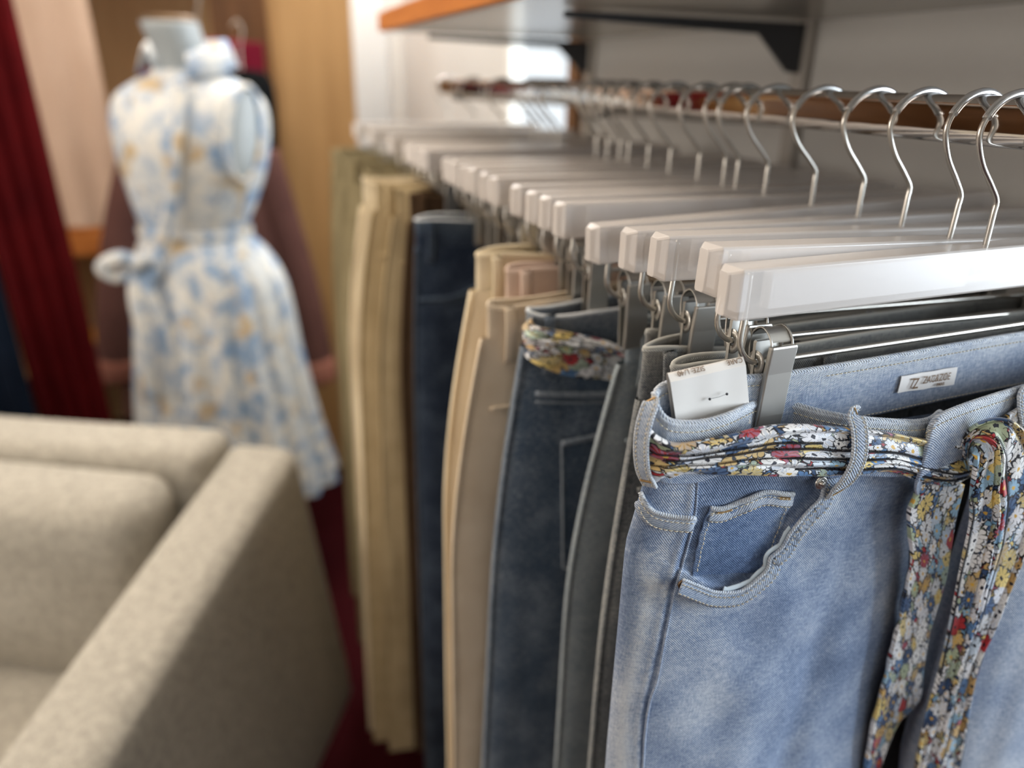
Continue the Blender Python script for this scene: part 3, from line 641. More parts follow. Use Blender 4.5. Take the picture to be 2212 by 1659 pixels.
def right_leg():
    xl = seg(Z1, [.18, .3, .47, .55, 1.2], [.424, .424, .432, .450, .46]); xr = seg(Z1, [.18, .3, 1.2], [.645, .660, .64])
    yc = seg(Z1, [.18, .24, .5, 1.2], [.296, .293, .294, .30]); b = seg(Z1, [.18, .24, .5, 1.2], [.016, .030, .040, .04])
    Zr = Z1[::3]; P, uv = tube_leg(xl[::3], xr[::3], yc[::3], b[::3], Zr, 220, 4, .0016, 2.2)
    fd = .2 * smooth_noise(P[:, :, 0], P[:, :, 2] * .5, 31, 60) + .25  # right leg paler all over than the left
    yq = yc[::3][:, None]; P[:, :, 1] = np.where(P[:, :, 1] > yq, yq + (P[:, :, 1] - yq) * .6, P[:, :, 1])
    m = MB(); m.grid(P, closev=True, uv=uv, fade=fd); build(m, 'leg', M['denim_light'], FJ)
right_leg()
# surface lookup for trims sewn on the left leg
nz_, nph = PL.shape[:2]
I_ = np.arange(nz_ * nph).reshape(nz_, nph); I_ = np.hstack([I_, I_[:, :1]])
Q_ = np.stack([I_[:-1, :-1], I_[:-1, 1:], I_[1:, 1:], I_[1:, :-1]], -1).reshape(-1, 4)
BV = BVHTree.FromPolygons((PL.reshape(-1, 3) + [0, 0, H0]).tolist(), Q_.tolist())
PL[:, :, 2] += 0
for o in FJ.children:
    for v in (): pass
def cast(u, v, fallback=.297):
    d = ray(u, v); d = d / np.linalg.norm(d); h = BV.ray_cast(Vector(CAMP), Vector(d))
    if h[0] is None or (Vector(CAMP) - h[0]).length > .8: return on_y(u, v, fallback), np.array([-.5, -.85, 0])
    n = np.array(h[1]); n = n if n.dot(d) < 0 else -n; return np.array(h[0]), n
def on_leg(px, n=60, lift=.0006, sm=3):
    px = spline(np.array(px, float), n); R_ = [cast(u, v) for u, v in px]
    P = np.array([r[0] for r in R_]); N = np.array([r[1] for r in R_])
    for _ in range(sm):
        N[1:-1] = (N[:-2] + N[1:-1] * 2 + N[2:]) / 4; P[1:-1] = (P[:-2] + P[1:-1] * 2 + P[2:]) / 4
    N /= np.linalg.norm(N, axis=1)[:, None]; return P + N * lift, N
for o in FJ.children: o.location.z += H0
def shift(P, N, d):
    T = np.gradient(P, axis=0); T /= np.linalg.norm(T, axis=1)[:, None] + 1e-9; S = np.cross(T, N); S /= np.linalg.norm(S, axis=1)[:, None] + 1e-9; return P + S * d
def ridged(P, N, amp=.00016, pitch=.0011):
    d = np.r_[0, np.cumsum(np.linalg.norm(np.diff(P, axis=0), axis=1))]; return P + N * (amp * np.sin(d * 2 * PI / pitch))[:, None]
stl = MB()      # all cream stitches of this pair
# pocket hem
P, N = on_leg(pk_px, 320, .0008, 6)
N[:] = np.array([0.02, -.97, .22]); N /= np.linalg.norm(N, axis=1)[:, None]
P[:, 1] = np.minimum(P[:, 1], np.interp(P[:, 0], [.20, .25, .30], [.2955, .2925, .292]))
T_ = np.gradient(P, axis=0); T_ /= np.linalg.norm(T_, axis=1)[:, None]; S_ = np.cross(T_, N)      # pointing down / out of the opening
if S_[60][2] > 0: S_ = -S_
m = MB(); add_strip(m, P + S_ * .0052 - N * .0002, N, .0048, .0007, -.12, 10); add_strip(m, ridged(P + S_ * .0008 - N * .0003, N, .00015), N, .0011, .0011, .30, 10)
build(m, 'pocket_hem', M['denim_hem'], FJ)
stitches(stl, P + S_ * .0032, N, lift=.0009); stitches(stl, P + S_ * .0088, N, lift=.0006)
wl = np.sin(np.linspace(0, 26, 320)) * .0012 + .0002; m = MB()
ok = slice(70, 225); add_strip(m, (P - S_ * (.0004 + np.abs(wl))[:, None] + [0, .0014, 0])[ok], N[ok], .0017, .0003, .4); build(m, 'pocket_lining', M['lining'], FJ)
# coin pocket: patch sewn inside the opening
cl = spline([(1532, 1092), (1516, 1130), (1502, 1190), (1494, 1240)], 30); crr = spline([(1712, 1062), (1694, 1110), (1668, 1180), (1640, 1236)], 30)
V = []; U = []; FD = []
for i in range(30):
    row = []
    for j in range(24):
        q = cl[i] * (1 - j / 23) + crr[i] * (j / 23); q = q + [0, (8 * math.sin(j / 23 * PI * 2.2 + .4)) * (1 - i / 29) - 4 * (j / 23)]
        p, n = cast(*q); row.append(p + np.array([0, -1, 0]) * (.0016 + .0005 * math.sin(i * .9 + j * .7)))
    V.append(row); U.append([(p[0], p[2]) for p in row]); FD.append([.1 + .5 * math.exp(-i / 2.5) + .3 * math.exp(-j / 1.6) + .3 * math.exp(-(23 - j) / 1.4) - .55 * (i / 29) ** 2 for j in range(24)])
V = np.array(V)
for _ in range(2): V[1:-1, 1:-1] = (V[1:-1, 1:-1] * 2 + V[:-2, 1:-1] + V[2:, 1:-1]) / 4
m = MB(); m.grid(V, uv=U, fade=FD, flip=True); m.grid(V + [0, .0011, 0], uv=U, fade=FD)
for e_ in (V[:, 0], V[:, -1], V[0]):
    m.grid(np.stack([e_, e_ + [0, .0011, 0]], 1), uv=np.zeros((len(e_), 2, 2)))
build(m, 'coin_pocket', M['denim_pocket'], FJ)
NN = lambda n: np.tile([0., -.98, .2], (n, 1))
top = spline(V[0], 180); m = MB(); add_strip(m, ridged(top, NN(180), .0002), NN(180), .0016, .0013, .5, 10); add_strip(m, top + [0, .0001, -.0045], NN(180), .0036, .0006, .1, 8); build(m, 'coin_pocket_hem', M['denim_hem'], FJ)
stitches(stl, top + [0, -.0006, -.0026], NN(180)); stitches(stl, top + [0, -.0006, -.0082], NN(180))
for e_ in (V[:, 1], V[:, -2]): stitches(stl, spline(e_, 80) + [0, -.0004, 0], NN(80))
tk = MB()
for a_0, b_0 in ((V[1, 2], V[1, 6]), (V[1, 19], V[1, 22])):
    pp = np.linspace(a_0, b_0, 24) + np.stack([0 * np.arange(24), np.full(24, -.0009), .0007 * (-1.0) ** np.arange(24) - .0008], 1); tk.tube(pp, .00035, 5)
# rivet
p, n = cast(1476, 1256); rv = MB(); aa = np.arange(20) / 20 * 2 * PI
e1 = np.cross(n, [0, 0, 1]); e1 /= np.linalg.norm(e1); e2 = np.cross(n, e1)
rings = [(0, .0040), (.0010, .0040), (.0014, .0034), (.0009, .0020), (.0012, .0016), (.0026, .0016), (.0030, .0010), (.0031, .0001)]
rv.grid([[p + n * (h + .0012) + e1 * (r_ * math.cos(q)) + e2 * (r_ * math.sin(q)) + n * .0010 for q in aa] for h, r_ in rings], closev=True, flip=False); build(rv, 'rivet', M['rust'], FJ)
p = on_y(1772, 1042, .2915); rv = MB(); n = np.array([0, -1., 0]); e1 = np.array([1., 0, 0]); e2 = np.array([0, 0, 1.])
rv.grid([[p + n * h + e1 * (r_ * math.cos(q)) + e2 * (r_ * math.sin(q)) for q in aa] for h, r_ in rings], closev=True, flip=True); build(rv, 'rivet', M['metal'], FJ)
# yoke seam on the side strip
P, N = on_leg([(1386, 1062), (1394, 1084), (1412, 1103), (1440, 1112), (1470, 1116), (1499, 1118)], 160, .0008, 4)
S_ = np.array([0, 0, -1.]); m = MB(); add_strip(m, ridged(P, N, .0002), N, .0014, .0016, .5, 10); add_strip(m, P + S_ * .0050 - N * .0003, N, .0046, .0008, .1, 8); build(m, 'yoke_seam', M['denim_hem'], FJ)
stitches(stl, P + S_ * .0030 + N * .0006, N); stitches(stl, P + S_ * .0088 + N * .0004, N)
# side seam ridge
P, N = on_leg([(1506, 1030), (1504, 1060), (1499, 1120), (1476, 1210), (1455, 1290), (1438, 1370), (1420, 1466), (1404, 1515), (1394, 1580), (1389, 1658)], 260, .0002, 5)
m = MB(); add_strip(m, P, N, .0009, .0010, .15); build(m, 'side_seam', M['denim_light'], FJ)

# waistband: back, left side and left front in one run; the right front laps over it
wb = spline([(.647, .307, -.142), (.60, .312, -.1405), (.520, .3135, -.1405), (.457, .3130, -.1413), (.400, .3110, -.1424), (.353, .3088, -.1436), (.300, .3065, -.1444), (.260, .3060, -.1448), (.225, .3075, -.1435), (.202, .3080, -.1425), (.1895, .3040, -.1440), (.1872, .2995, -.1495), (.1905, .2958, -.1560), (.198, .2945, -.1592), (.213, .2942, -.1606), (.228, .2952, -.1592), (.240, .3000, -.1592), (.256, .3068, -.1602), (.2765, .3072, -.1636), (.293, .2985, -.1676), (.311, .2908, -.1704), (.335, .2885, -.1745), (.354, .2880, -.1772), (.366, .2895, -.1772), (.376, .2930, -.1750)], 900)
wb[:, 2] += H0
m = MB(); NB = band(m, wb, np.interp(np.arange(900), [0, 420, 520, 900], [.037, .037, .036, .036]), .0016, fade=.08)
build(m, 'waistband', M['denim_light'], FJ)
def edge_roll(P, a_, b_, r_=.0014):
    q = spline(P[a_:b_:6], (b_ - a_)); n = len(q); m = MB(); T = np.gradient(q, axis=0); T /= np.linalg.norm(T, axis=1)[:, None]; nn = np.cross(T, [0, 0, 1.]); nn /= np.linalg.norm(nn, axis=1)[:, None]
    d = np.r_[0, np.cumsum(np.linalg.norm(np.diff(q, axis=0), axis=1))]; P_ = strip_pts(q + [0, 0, -.0004], nn, r_ * 1.15, r_, 12); a2 = np.arange(12) / 12 * 2 * PI
    c = P_.mean(1, keepdims=True); P_ = c + (P_ - c) * (1 + .12 * np.sin(d * 2 * PI / .00115))[:, None, None]
    m.grid(P_, closev=True, uv=np.stack(np.broadcast_arrays(d[:, None], a2[None] * r_), -1), fade=np.full((n, 12), .35)); m.cap(range(12), True); m.cap(range((n - 1) * 12, n * 12)); build(m, 'waistband_edge', M['denim_hem'], FJ)
edge_roll(wb, 0, 900)
def under(P, N, dz, off): return P + N * off + [0, 0, -dz]
# stitching runs along the visible faces: inner face at the back, outer face at the front (inner = +N)
fr = slice(520, 900); bk = slice(0, 470)
for sl, sd_ in ((bk, 1), (fr, -1)):
    for s2 in (1, -1):
        stitches(stl, under(wb[sl], NB[sl], .0052, s2 * .0012), NB[sl] * s2)
stitches(stl, under(wb[bk], NB[bk], .0352, .0012), NB[bk]); stitches(stl, under(wb[bk], NB[bk], .0352, -.0012), -NB[bk])
rf = np.array([on_y(2012, 950, .2865), on_y(2009, 933, .2835), on_y(2015, 911, .2812), on_y(2032, 896, .2808), on_y(2077, 877, .2815), on_y(2133, 858, .2832), on_y(2188, 841, .285), on_y(2212, 834, .286), (.50, .2885, H0 - .158), (.56, .291, H0 - .150), (.62, .296, H0 - .1445), (.645, .302, H0 - .142)])
rf = spline(rf, 420); m = MB(); NR = band(m, rf, .038, .0016, fade=.10); build(m, 'waistband_overlap', M['denim_light'], FJ); edge_roll(rf, 0, 420)
stitches(stl, under(rf, NR, .0052, .0012), NR); stitches(stl, under(rf, NR, .0052, -.0012), -NR)
def loop(px, half, nrm, lab=None):
    P = spline(np.array([on_y(u, v, y) for u, v, y in px]), 90); n = np.tile(nrm, (90, 1)).astype(float); n /= np.linalg.norm(n, axis=1)[:, None]
    T = np.gradient(P, axis=0); T /= np.linalg.norm(T, axis=1)[:, None]; n = n - T * (n * T).sum(1)[:, None]; n /= np.linalg.norm(n, axis=1)[:, None]
    m = MB(); add_strip(m, P, n, half, .0009, .1, 12)
    for s in (-1, 1): add_strip(m, ridged(shift(P, n, s * half * .86), n, .00015), n, .0009, .0011, .45, 8)
    build(m, 'belt_loop', M['denim_hem'], FJ)
    for s in (-1, 1): stitches(stl, shift(P, n, s * half * .58) + n * .0008, n, .0018, .0008, .00026)
    for e_ in (5, 80):
        c = P[e_]; S = shift(P, n, 1.0)[e_] - P[e_]; qq = np.linspace(-.75, .75, 26)
        tk.tube(np.array([c + S * (half * t_) + n[e_] * .0012 + T[e_] * (.0006 * (-1) ** k_) for k_, t_ in enumerate(qq)]), .00035, 5)
loop([(1846, 896, .2895), (1847, 897, .2868), (1856, 925, .2822), (1858, 965, .2790), (1852, 1000, .2786), (1834, 1034, .2808), (1812, 1056, .2862), (1800, 1067, .2915)], .0054, (0, -1, .15))
loop([(1412, 862, .3005), (1406, 872, .2975), (1394, 905, .2965), (1386, 945, .2965), (1385, 985, .2968), (1390, 1020, .2975), (1404, 1050, .2990)], .0042, (-.85, -.5, 0))
loop([(2216, 846, .2835), (2212, 852, .2812), (2214, 880, .2790), (2220, 920, .2770), (2226, 980, .2765), (2226, 1040, .2800)], .0050, (0, -1, .1))
build(stl, 'stitching', M['thread'], FJ, kind='stuff'); build(tk, 'bar_tack', M['tack'], FJ, kind='stuff')
# woven label inside the back waistband
LB = lambda u, v, y=None: on_y(u, v, .3068 + (u - 1948) / 120 * .0016)
def quadgrid(c00, c10, c01, c11, n=20, m_=10, wave=.0003, nrm=(0, -1, 0), bow=0):
    G = np.zeros((n, m_, 3))
    for i in range(n):
        for j in range(m_):
            s, t = i / (n - 1), j / (m_ - 1); G[i, j] = (1 - s) * ((1 - t) * c00 + t * c01) + s * ((1 - t) * c10 + t * c11) + np.array(nrm) * (wave * math.sin(s * 14 + t * 2) + bow * math.sin(PI * s))
    return G
G = quadgrid(LB(1948, 813), LB(2068, 793), LB(1938, 849), LB(2061, 831), 26, 8, .0003)
m = MB(); m.grid(G, flip=False); m.grid(G + [0, .0006, 0], flip=True); lab = build(m, 'woven_label', M['satin'], FJ); lab['label'] = 'small white woven label with gold lettering inside the waistband'
def text(body, c, ex, ey, size, mat, parent, n=(0, -1, 0), bold=0.0, xs=1.0):
    cu = bpy.data.curves.new('lettering', 'FONT'); cu.body = body; cu.size = size; cu.extrude = .00006; cu.offset = bold; cu.align_x = 'LEFT'
    cu.materials.append(mat); o = bpy.data.objects.new('lettering', cu); COL.objects.link(o); o.parent = parent
    ex = Vector(ex).normalized(); ey = Vector(ey); ey = (ey - ex * ey.dot(ex)).normalized(); ez = ex.cross(ey)
    dg = bpy.context.evaluated_depsgraph_get(); me = bpy.data.meshes.new_from_object(o.evaluated_get(dg)); bpy.data.objects.remove(o); o = bpy.data.objects.new('lettering', me); COL.objects.link(o); o.parent = parent
    o.matrix_local = Matrix.Translation(Vector(c) - parent_origin(parent)) @ Matrix((ex * xs, ey, ez)).transposed().to_4x4(); return o
def parent_origin(p):
    v = Vector((0, 0, 0))
    while p is not None: v += Vector(p.location); p = p.parent
    return v
ex = LB(2062, 812) - LB(1958, 829); ey = LB(1950, 815) - LB(1945, 845); dy = np.array([0, -.0009, 0])
text('ZAC&ZOE', LB(1990, 828) + dy, ex, ey, .0066, M['ink'], lab, bold=0, xs=.74)
text('PARIS', LB(2020, 833) + dy, ex, ey, .0026, M['ink'], lab, bold=.00005)
text('Z', LB(1968, 839) + dy, ex, ey + ex * .35, .0095, M['ink'], lab, bold=.0001, xs=.7); text('7', LB(1962, 837) + dy, ex, ey + ex * .35, .0085, M['ink'], lab, xs=.7)

# white card tag tucked in the waist
t = empty('price_tag', tuple(on_y(1530, 850, .3015))); tag(t, 'folded white card tag tucked into the waist of the light blue front jeans', 'tag')
A, B_, C_, D_ = on_y(1448, 826, .3005), on_y(1611, 789, .3030), on_y(1464, 935, .2995), on_y(1622, 915, .3030)
G = quadgrid(A, B_, C_, D_, 20, 10, .00012); m = MB(); m.grid(G); m.grid(G + [0, .0006, 0], flip=True)
top2 = np.array([G[:, 0] + [0, .0006 * 0 + .0030 * math.sin(q), .0032 * q / PI] for q in np.linspace(0, PI, 10)])
fold = np.array([G[:, 0] + [0, .0032 * q, .0036 * q] for q in np.linspace(0, 1, 5)] + [G[:, 0] + [0, .0042, .0034], G[:, 0] + [0, .0046, .0020]]); m.grid(fold, flip=True); m.grid(quadgrid(fold[-1][0], fold[-1][-1], C_ + [0, .0046, 0], D_ + [0, .0046, 0], 20, 6, 0))
build(m, 'card', M['paper'], t)
ex = A - B_; nn = np.array([0, -.2, 1.0])
TP = lambda q: A + (B_ - A) * q + np.array([0, .0030 - .0004, .0034 + .0004])
f = text('SIZE: L/40', TP(.46), ex, (0, -.66, -.75), .0040, M['ink'], t); f2 = text('CARE', TP(.97), ex, (0, -.66, -.75), .0040, M['ink'], t)
m = MB()
q1, q2 = on_y(1533, 862, .2998), on_y(1570, 851, .2998)
m.tube([q1, (q1 + q2) / 2 + [0, -.0006, 0], q2], .0001, 5); 
for q in (q1, q2): m.tube([q + [0, .0002, 0], q + [0, -.0004, 0]], .0007, 8)
build(m, 'staple_thread', M['ink_black'], t)

# ------------------------------------------------------------------ floral sashes
def spline_par(pts, n):
    P = np.asarray(pts, float); Q = np.vstack([2 * P[0] - P[1], P, 2 * P[-1] - P[-2]]); t = np.linspace(0, len(P) - 1 - 1e-9, n); k = t.astype(int); f = (t - k)[:, None]
    p0, p1, p2, p3 = Q[k], Q[k + 1], Q[k + 2], Q[k + 3]; return .5 * (2 * p1 + (p2 - p0) * f + (2 * p0 - 5 * p1 + 4 * p2 - p3) * f ** 2 + (3 * p1 - p0 - 3 * p2 + p3) * f ** 3)
def ribbon(top, bot, n=160, mcross=56, pleats=5, amp=.0016, bulge=.002, seed=0, thick=.0007, nsign=1, twist=.25):
    assert len(top) == len(bot); tp = spline_par(top, n); bt = spline_par(bot, n); v = np.linspace(0, 1, mcross); t = np.linspace(0, 1, n)
    r = np.random.default_rng(seed); base = tp[:, None] * (1 - v)[None, :, None] + bt[:, None] * v[None, :, None]
    Tu = np.gradient(base, axis=0); Tv = np.gradient(base, axis=1); N = np.cross(Tu, Tv); N /= np.linalg.norm(N, axis=2)[:, :, None] + 1e-12; N *= nsign
    ph = pleats * v[None] + twist * np.sin(t * 7 + seed)[:, None] + .35 * np.sin(v * 9 + seed)[None] + .25 * np.sin(t[:, None] * 11 + v[None] * 5)
    w = np.abs(np.sin(PI * ph)); h = amp * (w ** .75) * (.7 + .5 * np.sin(ph * 1.9 + seed)) + bulge * np.sin(PI * v)[None] ** .7
    h += .0004 * np.sin(t[:, None] * 60 + v[None] * 14)
    P = base + N * h[:, :, None]
    du = np.r_[0, np.cumsum(np.linalg.norm(np.diff(base[:, mcross // 2], axis=0), axis=1))]
    dv = np.concatenate([np.zeros((n, 1)), np.cumsum(np.linalg.norm(np.diff(P, axis=1), axis=2), axis=1)], 1) * 1.35
    uv = np.stack([np.broadcast_to(du[:, None], dv.shape) + .01 * seed + .004 * np.floor(ph), dv + .037 * seed], -1)
    B2 = base - N * thick
    full = np.concatenate([P, B2[:, ::-1]], 1); uvf = np.concatenate([uv, uv[:, ::-1]], 1)
    m = MB(); m.grid(full, closev=True, uv=uvf, flip=(nsign > 0)); k = full.shape[1]; m.cap(range(k), nsign < 0); m.cap(range((n - 1) * k, n * k), nsign > 0)
    return m, P, N
def px3(l): return [on_y(u, v, y) for u, v, y in l]
SA = empty('sash', tuple(on_y(2100, 960, .28))); tag(SA, 'floral satin sash threaded through the belt loops of the light blue front jeans, ends hanging', 'sash')
def overlock(P, N, j, sl, amp=.0007):
    q = P[sl, j] + N[sl, j] * .0004; d = np.r_[0, np.cumsum(np.linalg.norm(np.diff(q, axis=0), axis=1))]
    s = np.arange(0, d[-1], .00055); c = np.stack([np.interp(s, d, q[:, k]) for k in range(3)], 1); nn = np.stack([np.interp(s, d, N[sl, j][:, k]) for k in range(3)], 1)
    T = np.gradient(c, axis=0); T /= np.linalg.norm(T, axis=1)[:, None]; S = np.cross(T, nn); z = c + S * (amp * (-1.0) ** np.arange(len(s)))[:, None]
    OV.tube(z, .00022, 4); OV.tube(c + S * amp * .9, .0003, 5); 
OV = MB()
bt_ = px3([(1466, 880, .336), (1420, 880, .325), (1398, 898, .309), (1404, 925, .2975), (1428, 946, .2925), (1470, 957, .2905), (1560, 943, .2890), (1650, 921, .2885), (1720, 916, .2875), (1790, 920, .2865), (1860, 926, .2855), (1925, 935, .2845), (1990, 947, .2842), (2050, 955, .2840), (2092, 962, .284)])
bb_ = px3([(1470, 1000, .336), (1425, 1015, .325), (1402, 1035, .309), (1412, 1042, .2975), (1440, 1036, .2945), (1480, 1024, .2925), (1560, 1023, .2900), (1650, 1025, .2885), (1720, 1026, .2870), (1790, 1025, .2860), (1860, 1024, .2850), (1925, 1020, .2845), (1990, 1040, .2845), (2050, 1050, .2845), (2092, 1034, .284)])
m, P, N = ribbon(bt_, bb_, 320, 80, 5, .0026, .0022, 1, nsign=-1); build(m, 'band', M['floral'], SA)
overlock(P, N, 24, slice(70, 200)); overlock(P, N, 48, slice(60, 315)); overlock(P, N, 66, slice(180, 318)); overlock(P, N, 34, slice(90, 300))
m, P, N = ribbon(px3([(1990, 1042, .2868), (1964, 1110, .2855), (1969, 1200, .2858), (1952, 1300, .287), (1934, 1380, .2875), (1913, 1460, .288), (1888, 1560, .289), (1866, 1690, .29)]),
    px3([(2082, 1046, .286), (2062, 1130, .2845), (2042, 1250, .2850), (2013, 1350, .286), (1996, 1430, .287), (1984, 1515, .288), (1936, 1570, .289), (1886, 1700, .29)]), 220, 64, 4, .0030, .0022, 2, nsign=-1); build(m, 'tail', M['floral'], SA)
overlock(P, N, 24, slice(0, 215)); overlock(P, N, 1, slice(60, 218)); overlock(P, N, 44, slice(0, 120))
m, P, N = ribbon(px3([(2092, 1020, .2835), (2096, 998, .282), (2101, 984, .279), (2104, 980, .275), (2105, 990, .272), (2101, 1020, .271), (2095, 1070, .271), (2094, 1130, .271), (2077, 1210, .272), (2054, 1330, .273), (2032, 1430, .274), (1994, 1570, .275), (1966, 1700, .276)]),
    px3([(2062, 1000, .2850), (2068, 960, .284), (2092, 926, .281), (2136, 904, .276), (2180, 906, .271), (2212, 938, .268), (2226, 1000, .266), (2228, 1110, .265), (2196, 1230, .266), (2150, 1345, .267), (2107, 1450, .268), (2084, 1570, .270), (2052, 1700, .272)]), 300, 84, 6, .0030, .0022, 3, nsign=1); build(m, 'tail', M['floral'], SA)
overlock(P, N, 46, slice(95, 290)); overlock(P, N, 82, slice(130, 290)); overlock(P, N, 2, slice(150, 255))
m, P, N = ribbon(px3([(2120, 935, .284), (2160, 905, .282), (2200, 880, .281), (2260, 845, .281), (2330, 830, .284)]), px3([(2120, 1010, .283), (2170, 1010, .280), (2215, 1000, .279), (2280, 985, .279), (2350, 970, .283)]), 120, 60, 5, .0028, .003, 4, nsign=-1); build(m, 'knot', M['floral'], SA)
build(OV, 'overlocked_edge', M['overlock'], SA, kind='stuff')
S2 = empty('sash', tuple(on_y(1250, 760, .50))); tag(S2, 'floral satin sash round the mid blue jeans with the back pocket', 'sash')
m, P, N = ribbon(px3([(1195, 660, .545), (1160, 672, .53), (1147, 690, .515), (1160, 705, .507), (1200, 712, .5035), (1250, 722, .5025), (1300, 733, .5025), (1360, 752, .5025), (1420, 772, .5025), (1520, 800, .503), (1700, 830, .503)]),
    px3([(1190, 740, .545), (1152, 750, .53), (1143, 765, .515), (1158, 785, .505), (1200, 803, .502), (1250, 815, .501), (1300, 818, .501), (1360, 832, .501), (1420, 845, .501), (1520, 862, .502), (1700, 890, .503)]), 160, 48, 4, .003, .003, 5, nsign=-1); build(m, 'band', M['floral'], S2)
# two more card tags showing under the front bar
for u0, v0, u1, v1, dd, y, nm in ((2060, 690, 2192, 668, 60, .372, 'cream card tag tilted in the waist behind the front clip rail, under the bar'), (2078, 648, 2132, 642, 40, .412, 'small cream card tag farther back, under the front bar')):
    t = empty('price_tag', tuple(on_y((u0 + u1) / 2, (v0 + v1) / 2, y))); tag(t, nm, 'tag')
    G = quadgrid(on_y(u0, v0, y), on_y(u1, v1, y), on_y(u0 + 8, v0 + dd, y), on_y(u1 + 4, v1 + dd, y), 12, 6, .0001); m = MB(); m.grid(G); m.grid(G + [0, .0005, 0], flip=True); build(m, 'card', M['paper'], t)
    if dd == 60:
        m = MB()
        for k_, (du, w_) in enumerate(((62, 8), (75, 5), (84, 10), (98, 4))):
            a0, b0 = on_y(u0 + du, v0 + 28, y - .0008), on_y(u0 + du + w_, v0 + 27, y - .0008); m.grid(np.array([[a0, b0], [a0 - [0, 0, .0045], b0 - [0, 0, .0045]]]))
        build(m, 'printed_mark', M['ink_black'], t)

# ------------------------------------------------------------------ sofa
e1 = np.array([-.885, .466]); e2 = np.array([-.466, -.885]); O = np.array([.055, 1.22])
SF = empty('sofa', (O[0], O[1], 0)); SF.rotation_euler = (0, 0, math.atan2(-e1[1], -e1[0])); tag(SF, 'beige grey heather fabric sofa with loose back cushion, beside the clothes rail', 'sofa')
# local frame: -x runs along the back, -y runs to the front
def slab(name, lo, hi, r, mat=None, bend=None, seg=5, cuts=10):
    bm = bmesh.new(); bmesh.ops.create_cube(bm, size=1)
    lo = Vector(lo); hi = Vector(hi)
    for v in bm.verts: v.co = Vector(((lo.x + hi.x) / 2 + v.co.x * (hi.x - lo.x), (lo.y + hi.y) / 2 + v.co.y * (hi.y - lo.y), (lo.z + hi.z) / 2 + v.co.z * (hi.z - lo.z)))
    bmesh.ops.bevel(bm, geom=bm.edges[:], offset=r, segments=seg, affect='EDGES', profile=.5)
    bmesh.ops.subdivide_edges(bm, edges=[e for e in bm.edges if e.calc_length() > .15], cuts=cuts, use_grid_fill=True)
    if bend:
        for v in bm.verts: v.co = Vector(bend(v.co))
    bmesh.ops.recalc_face_normals(bm, faces=bm.faces[:])
    me = bpy.data.meshes.new(name); bm.to_mesh(me); bm.free(); me.uv_layers.new(name='UVMap'); return link_mesh(name, me, mat or M['sofa'], SF)
def arm_bend(p):
    x, y, z = p; k = max(0, min(1, (z - .25) / .55)); x += .05 * (1 - k) if x > -.06 else 0
    z = z - .17 * max(0, -y / .85) * k; return (x, y + .05 * (1 - k) * (1 if y > -.4 else 0), z)
slab('armrest', (-.125, -.86, .20), (0, .0, .805), .028, bend=arm_bend)
slab('armrest', (-1.72, -.86, .20), (-1.595, .0, .805), .028)
slab('backrest', (-1.60, -.12, .20), (-.115, .0, .830), .030, bend=lambda p: (p[0], p[1] + .03 * (p[2] - .8), p[2] + .010 * math.sin(p[0] * 3 + .4)))
slab('seat_base', (-1.60, -.84, .18), (-.12, -.10, .33), .02)
def puff(c, amp):
    def f(p):
        x, y, z = p; u_ = (x - c[0]) / c[3]; w_ = (z - c[2]) / c[5]; q = max(0, 1 - u_ ** 2) * max(0, 1 - w_ ** 2)
        y2 = y - amp * q + .010 * math.sin(z * 26 + x * 9) * q; return (x, y2, z + .015 * q)
    return f
for x0, x1 in ((-.85, -.150), (-1.58, -.86)):
    cx, hx = (x0 + x1) / 2, (x1 - x0) / 2
    slab('back_cushion', (x0, -.25, .44), (x1, -.11, .805), .05, bend=puff((cx, 0, .62, hx, 0, .18), .040), seg=6)
    slab('seat_cushion', (x0 - .0, -.82, .33), (x1 + .02, -.13, .475), .035, bend=lambda p, cx=cx, hx=hx: (p[0], p[1], p[2] + (.02 * max(0, 1 - ((p[0] - cx) / hx) ** 2) if p[2] > .4 else 0)), seg=6)
for x, y in ((-.06, -.06), (-.06, -.80), (-1.66, -.06), (-1.66, -.80)):
    MB().tube([[x, y, .0], [x, y, .20]], .02, 12, rr=[.016, .024]).build('leg', M['dark_metal'], SF)

# ------------------------------------------------------------------ dressed mannequin
MX, MY = -.085, 2.03
MN = empty('mannequin', (MX, MY, 0), 0); tag(MN, 'grey white female dress form with a capped neck, standing behind the sofa', 'mannequin')
def body(secs, n=64, yaw=0.0, fold=None, expo=2.2, sub=90):
    """secs: z, cx, cy, a, b"""
    S = spline(np.array(secs, float), sub); a1 = np.arange(n) / n * 2 * PI; P = np.zeros((sub, n, 3))
    for i, (z, cx, cy, a, b) in enumerate(S):
        ca = np.sign(np.cos(a1)) * np.abs(np.cos(a1)) ** (2 / expo); sa = np.sign(np.sin(a1)) * np.abs(np.sin(a1)) ** (2 / expo)
        k = 1 + (fold(a1, z) if fold else 0); x, y = a * ca * k, b * sa * k
        P[i, :, 0] = cx + x * math.cos(yaw) - y * math.sin(yaw); P[i, :, 1] = cy + x * math.sin(yaw) + y * math.cos(yaw); P[i, :, 2] = z
    return P
YW = math.radians(-28)
tors = [(.95, 0, 0, .165, .12), (1.04, -.02, 0, .122, .09), (1.13, -.01, 0, .14, .105), (1.22, .0, 0, .165, .12), (1.30, .0, 0, .165, .105), (1.345, .005, 0, .145, .085), (1.375, .01, .01, .09, .07), (1.40, .012, .01, .062, .062), (1.44, .002, -.002, .058, .058), (1.485, -.012, -.014, .060, .058), (1.50, -.014, -.016, .060, .058)]
P = body(tors, yaw=YW); m = MB(); m.grid(P, closev=True, flip=False); n_ = P.shape[1]; m.cap(range((P.shape[0] - 1) * n_, P.shape[0] * n_)); m.build('torso', M['mannequin'], MN)
